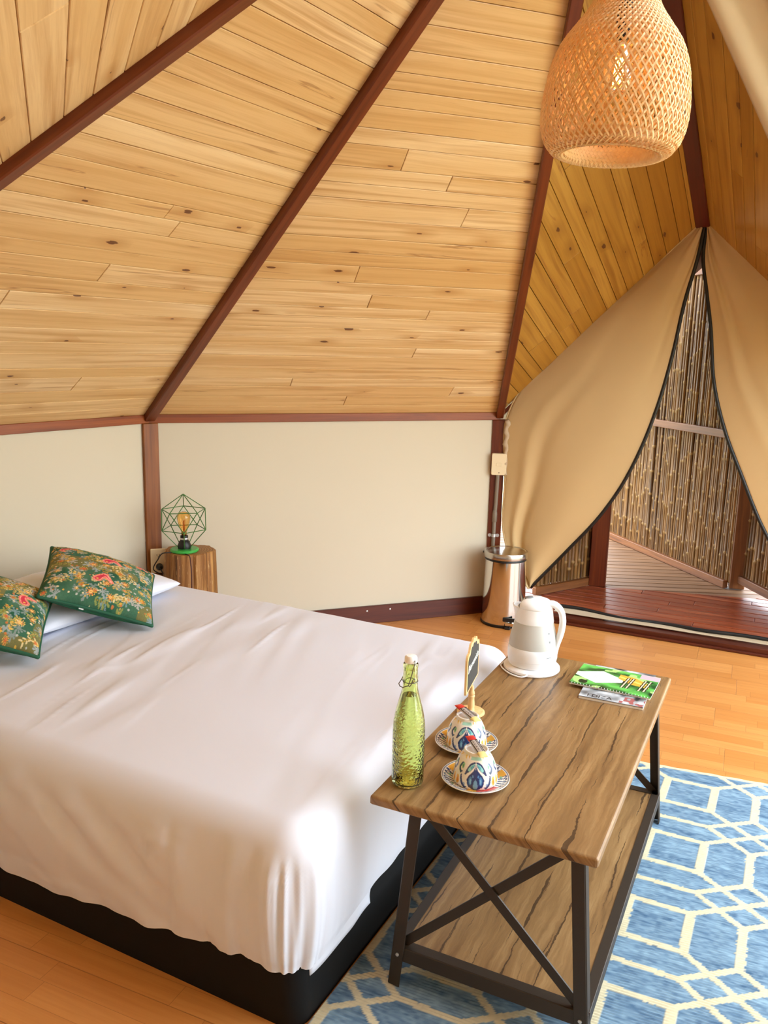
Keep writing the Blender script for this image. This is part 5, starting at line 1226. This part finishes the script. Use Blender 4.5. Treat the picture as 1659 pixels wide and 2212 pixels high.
def green_paint(u, v):
    a = u*3.0+v*1.2; s1 = np.sin((v*5.2-np.sin(u*4)*0.9+0.5*vnoise(u*4, v*4, 61))*3.1); k = np.clip(0.5+0.5*s1+0.35*vnoise(u*12, v*16, 62), 0, 1)[:, None]
    c = lin((18, 78, 34))*(1-k)+lin((104, 200, 92))*k; m_ = vnoise(u*9, v*7, 63) > 0.55; c[m_] = lin((176, 226, 132))
    m_ = vnoise(u*7+4, v*6, 64) < -0.62; c[m_] = lin((20, 50, 30))
    x = (u-0.30)/0.28; y = (v-0.50)/0.34; c[(np.abs(x)*0.55+np.abs(y)*0.85 < 0.75) & (np.abs(x) < 1.05)] = lin((244, 246, 244))
    b = (u > 0.52) & (u < 0.92) & (np.abs(v-0.70+0.55*(u-0.52)) < 0.17-0.14*np.abs(u-0.70)/0.22*0.6); c[b] = lin((244, 176, 62)); c[b & (np.abs(v-0.70+0.55*(u-0.52)) < 0.03)] = lin((250, 212, 110))
    for x0 in (0.60, 0.66, 0.81, 0.87):
        c[(np.abs(u-x0-0.06*v) < 0.022) & (v > 0.22) & (v < 0.72)] = lin((18, 22, 20)); c[(np.abs(u-x0-0.06*v) < 0.008) & (v > 0.22) & (v < 0.72)] = lin((236, 232, 190))
    c[(u > 0.76) & (v > 0.78)] = lin((206, 184, 196)); c[v > 0.985] = lin((210, 220, 210)); return c
bk = page_block('booklet', 0.240, 0.176, 0.0055, tl(0.112, 0.392, 0.0085), TYAW-0.03, 'green jungle-print spiral booklet on top of the magazine', green_paint, 'booklet')
m = MB()
for k in range(26):
    x = -0.112+k*0.224/25; m.tube([(x, -0.0815, 0.0066), (x, -0.0855, 0.0078), (x, -0.0895, 0.0058), (x, -0.0885, 0.0010), (x+0.001, -0.0845, -0.0001)], 0.0007, 5)
stuff(m.build('spiral_binding', M_zinc, bk, True))
m = MB()
for k in range(7): m.box((-0.062+k*0.006, -0.002+0.004*((k % 3)-1), 0.00590), (0.0016, 0.030-0.003*(k % 3), 0.0001))
m.build('small_print', simple('pale_ink', (196, 200, 198), 0.8), bk)

# ------------------------------------------------------------------ woven pendant lamp
TILT = Matrix.Rotation(0.07, 4, 'Y')
LC = Vector((0.527, 2.150, 1.965))
pend = thing('pendant_lamp', 'bell-shaped woven bamboo pendant lamp with a lit bulb inside', 'lamp', LC)
pend.matrix_world = Matrix.Translation(LC) @ Matrix.Rotation(0.045, 4, 'Y')
prof = catmull([(0.1235, 0.004), (0.1420, 0.010), (0.1600, 0.030), (0.1705, 0.062), (0.1735, 0.095), (0.1690, 0.150), (0.1600, 0.200), (0.1420, 0.245), (0.1080, 0.293), (0.0840, 0.328), (0.0740, 0.356), (0.0780, 0.385), (0.0900, 0.405)], 72)
def weave(prof_, nstr, width, twist, name, mat, dr=0.0, th=0.0009, amp=0.0011, start=0, end=None):
    m = MB(); pf = prof_[start:end]; Lp = np.r_[0, np.cumsum(np.hypot(*np.diff(pf, axis=0).T))]
    V = []; F = []
    ang = np.zeros(len(pf))
    for i in range(1, len(pf)): ang[i] = ang[i-1]+(Lp[i]-Lp[i-1])/max(pf[i, 0], 0.09)*twist
    for hand in (-1, 1):
        for s_ in range(nstr):
            b = len(V); a0 = 2*PI*s_/nstr
            for i, (r, z) in enumerate(pf):
                a = a0+hand*ang[i]; rr = r+dr+hand*amp*math.cos(nstr*(ang[i]*2)*0.5); sc = min(1.0, r/0.13); hw = width*sc/2
                ca, sa = math.cos(a), math.sin(a); tx, ty = -sa, ca
                for sgn in (-1, 1):
                    V.append(((rr)*ca+tx*hw*sgn, (rr)*sa+ty*hw*sgn, z-hand*sgn*hw*0.55)); V.append(((rr-th)*ca+tx*hw*sgn, (rr-th)*sa+ty*hw*sgn, z-hand*sgn*hw*0.55))
            for i in range(len(pf)-1):
                p = b+i*4; q = p+4
                F += [(p, p+2, q+2, q), (p+1, q+1, q+3, p+3), (p, q, q+1, p+1), (p+2, p+3, q+3, q+2)]
    m.add(V, F); return m.build(name, mat, pend)
def cane_mat(name, a, b):
    t = NT(name); g = t.noise(t.obj(), 60.0, 3); c = t.mix(g, rgba(a), rgba(b)); t.P(Base_Color=c, Roughness=0.5)
    tr = t.n('BsdfTranslucent', {'Color': c}); ms = t.n('MixShader', {0: 0.3, 1: t.b.outputs[0], 2: tr.outputs[0]}); t.t.links.new(ms.outputs[0], t.o.inputs[0]); return t.m
M_cane = cane_mat('split_bamboo', (250, 228, 182), (232, 198, 138)); M_cane2 = cane_mat('split_bamboo_inner', (244, 212, 156), (226, 184, 116))
stuff(weave(prof, 62, 0.0034, 0.62, 'outer_weave', M_cane))
inner = prof.copy(); inner[:, 0] = np.maximum(inner[:, 0]-0.013, 0.05)
stuff(weave(inner[6:], 44, 0.0040, 0.62, 'inner_weave', M_cane2))
# dense plaited band turning in at the rim
rim = catmull([(0.1600, 0.030), (0.1440, 0.010), (0.1240, 0.0015), (0.1130, 0.003), (0.1085, 0.012), (0.1075, 0.030), (0.1090, 0.046)], 22)
stuff(weave(rim[4:], 60, 0.0088, 0.75, 'rim_weave', M_cane, dr=-0.001))
m = MB(); m.tube([(0.1225*math.cos(t_), 0.1225*math.sin(t_), 0.0025) for t_ in np.linspace(0, 2*PI, 61)[:-1]], 0.0032, 6, closed=True); m.build('rim_hoop', M_cane, pend, True)
def emis(name, col, st):
    t = NT(name); t.P(Base_Color=(1, 0.7, 0.3, 1), Emission_Color=col, Emission_Strength=st); return t.m
pb = [(0.012, 0.262), (0.0135, 0.248), (0.020, 0.230), (0.0300, 0.200), (0.0335, 0.178), (0.030, 0.158), (0.018, 0.146), (0.0, 0.1435)]
m = MB(); m.lathe(pb, 32); m.lathe([(max(r-0.001, 0), z+0.0008 if r < 0.02 else z) for r, z in pb][::-1], 32); pbulb = m.build('bulb', glass('clear_amber_glass', (1.0, 0.86, 0.62)), pend, True)
m = MB()
for k in range(10):
    t_ = 2*PI*k/10; r0, r1 = (0.007, 0.014) if k % 2 else (0.012, 0.008); m.tube([(r0*math.cos(t_), r0*math.sin(t_), 0.225), (r1*math.cos(t_+0.3), r1*math.sin(t_+0.3), 0.165)], 0.0011, 5)
m.build('filament', emis('glowing_filament', (1.0, 0.58, 0.20, 1), 1500.0), pbulb)
m = MB(); m.lathe([(0, 0.262), (0.0135, 0.262), (0.0135, 0.285), (0.018, 0.286), (0.018, 0.345), (0.010, 0.352), (0, 0.353)], 24); m.build('lamp_holder', M_black, pend, True, 0.6)
topz = (APEX.z-0.06-LC.z); m = MB(); m.tube([(0, 0, 0.35), (-0.02, 0.0, topz)], 0.0028, 7); m.build('cable', M_black, pend, True)
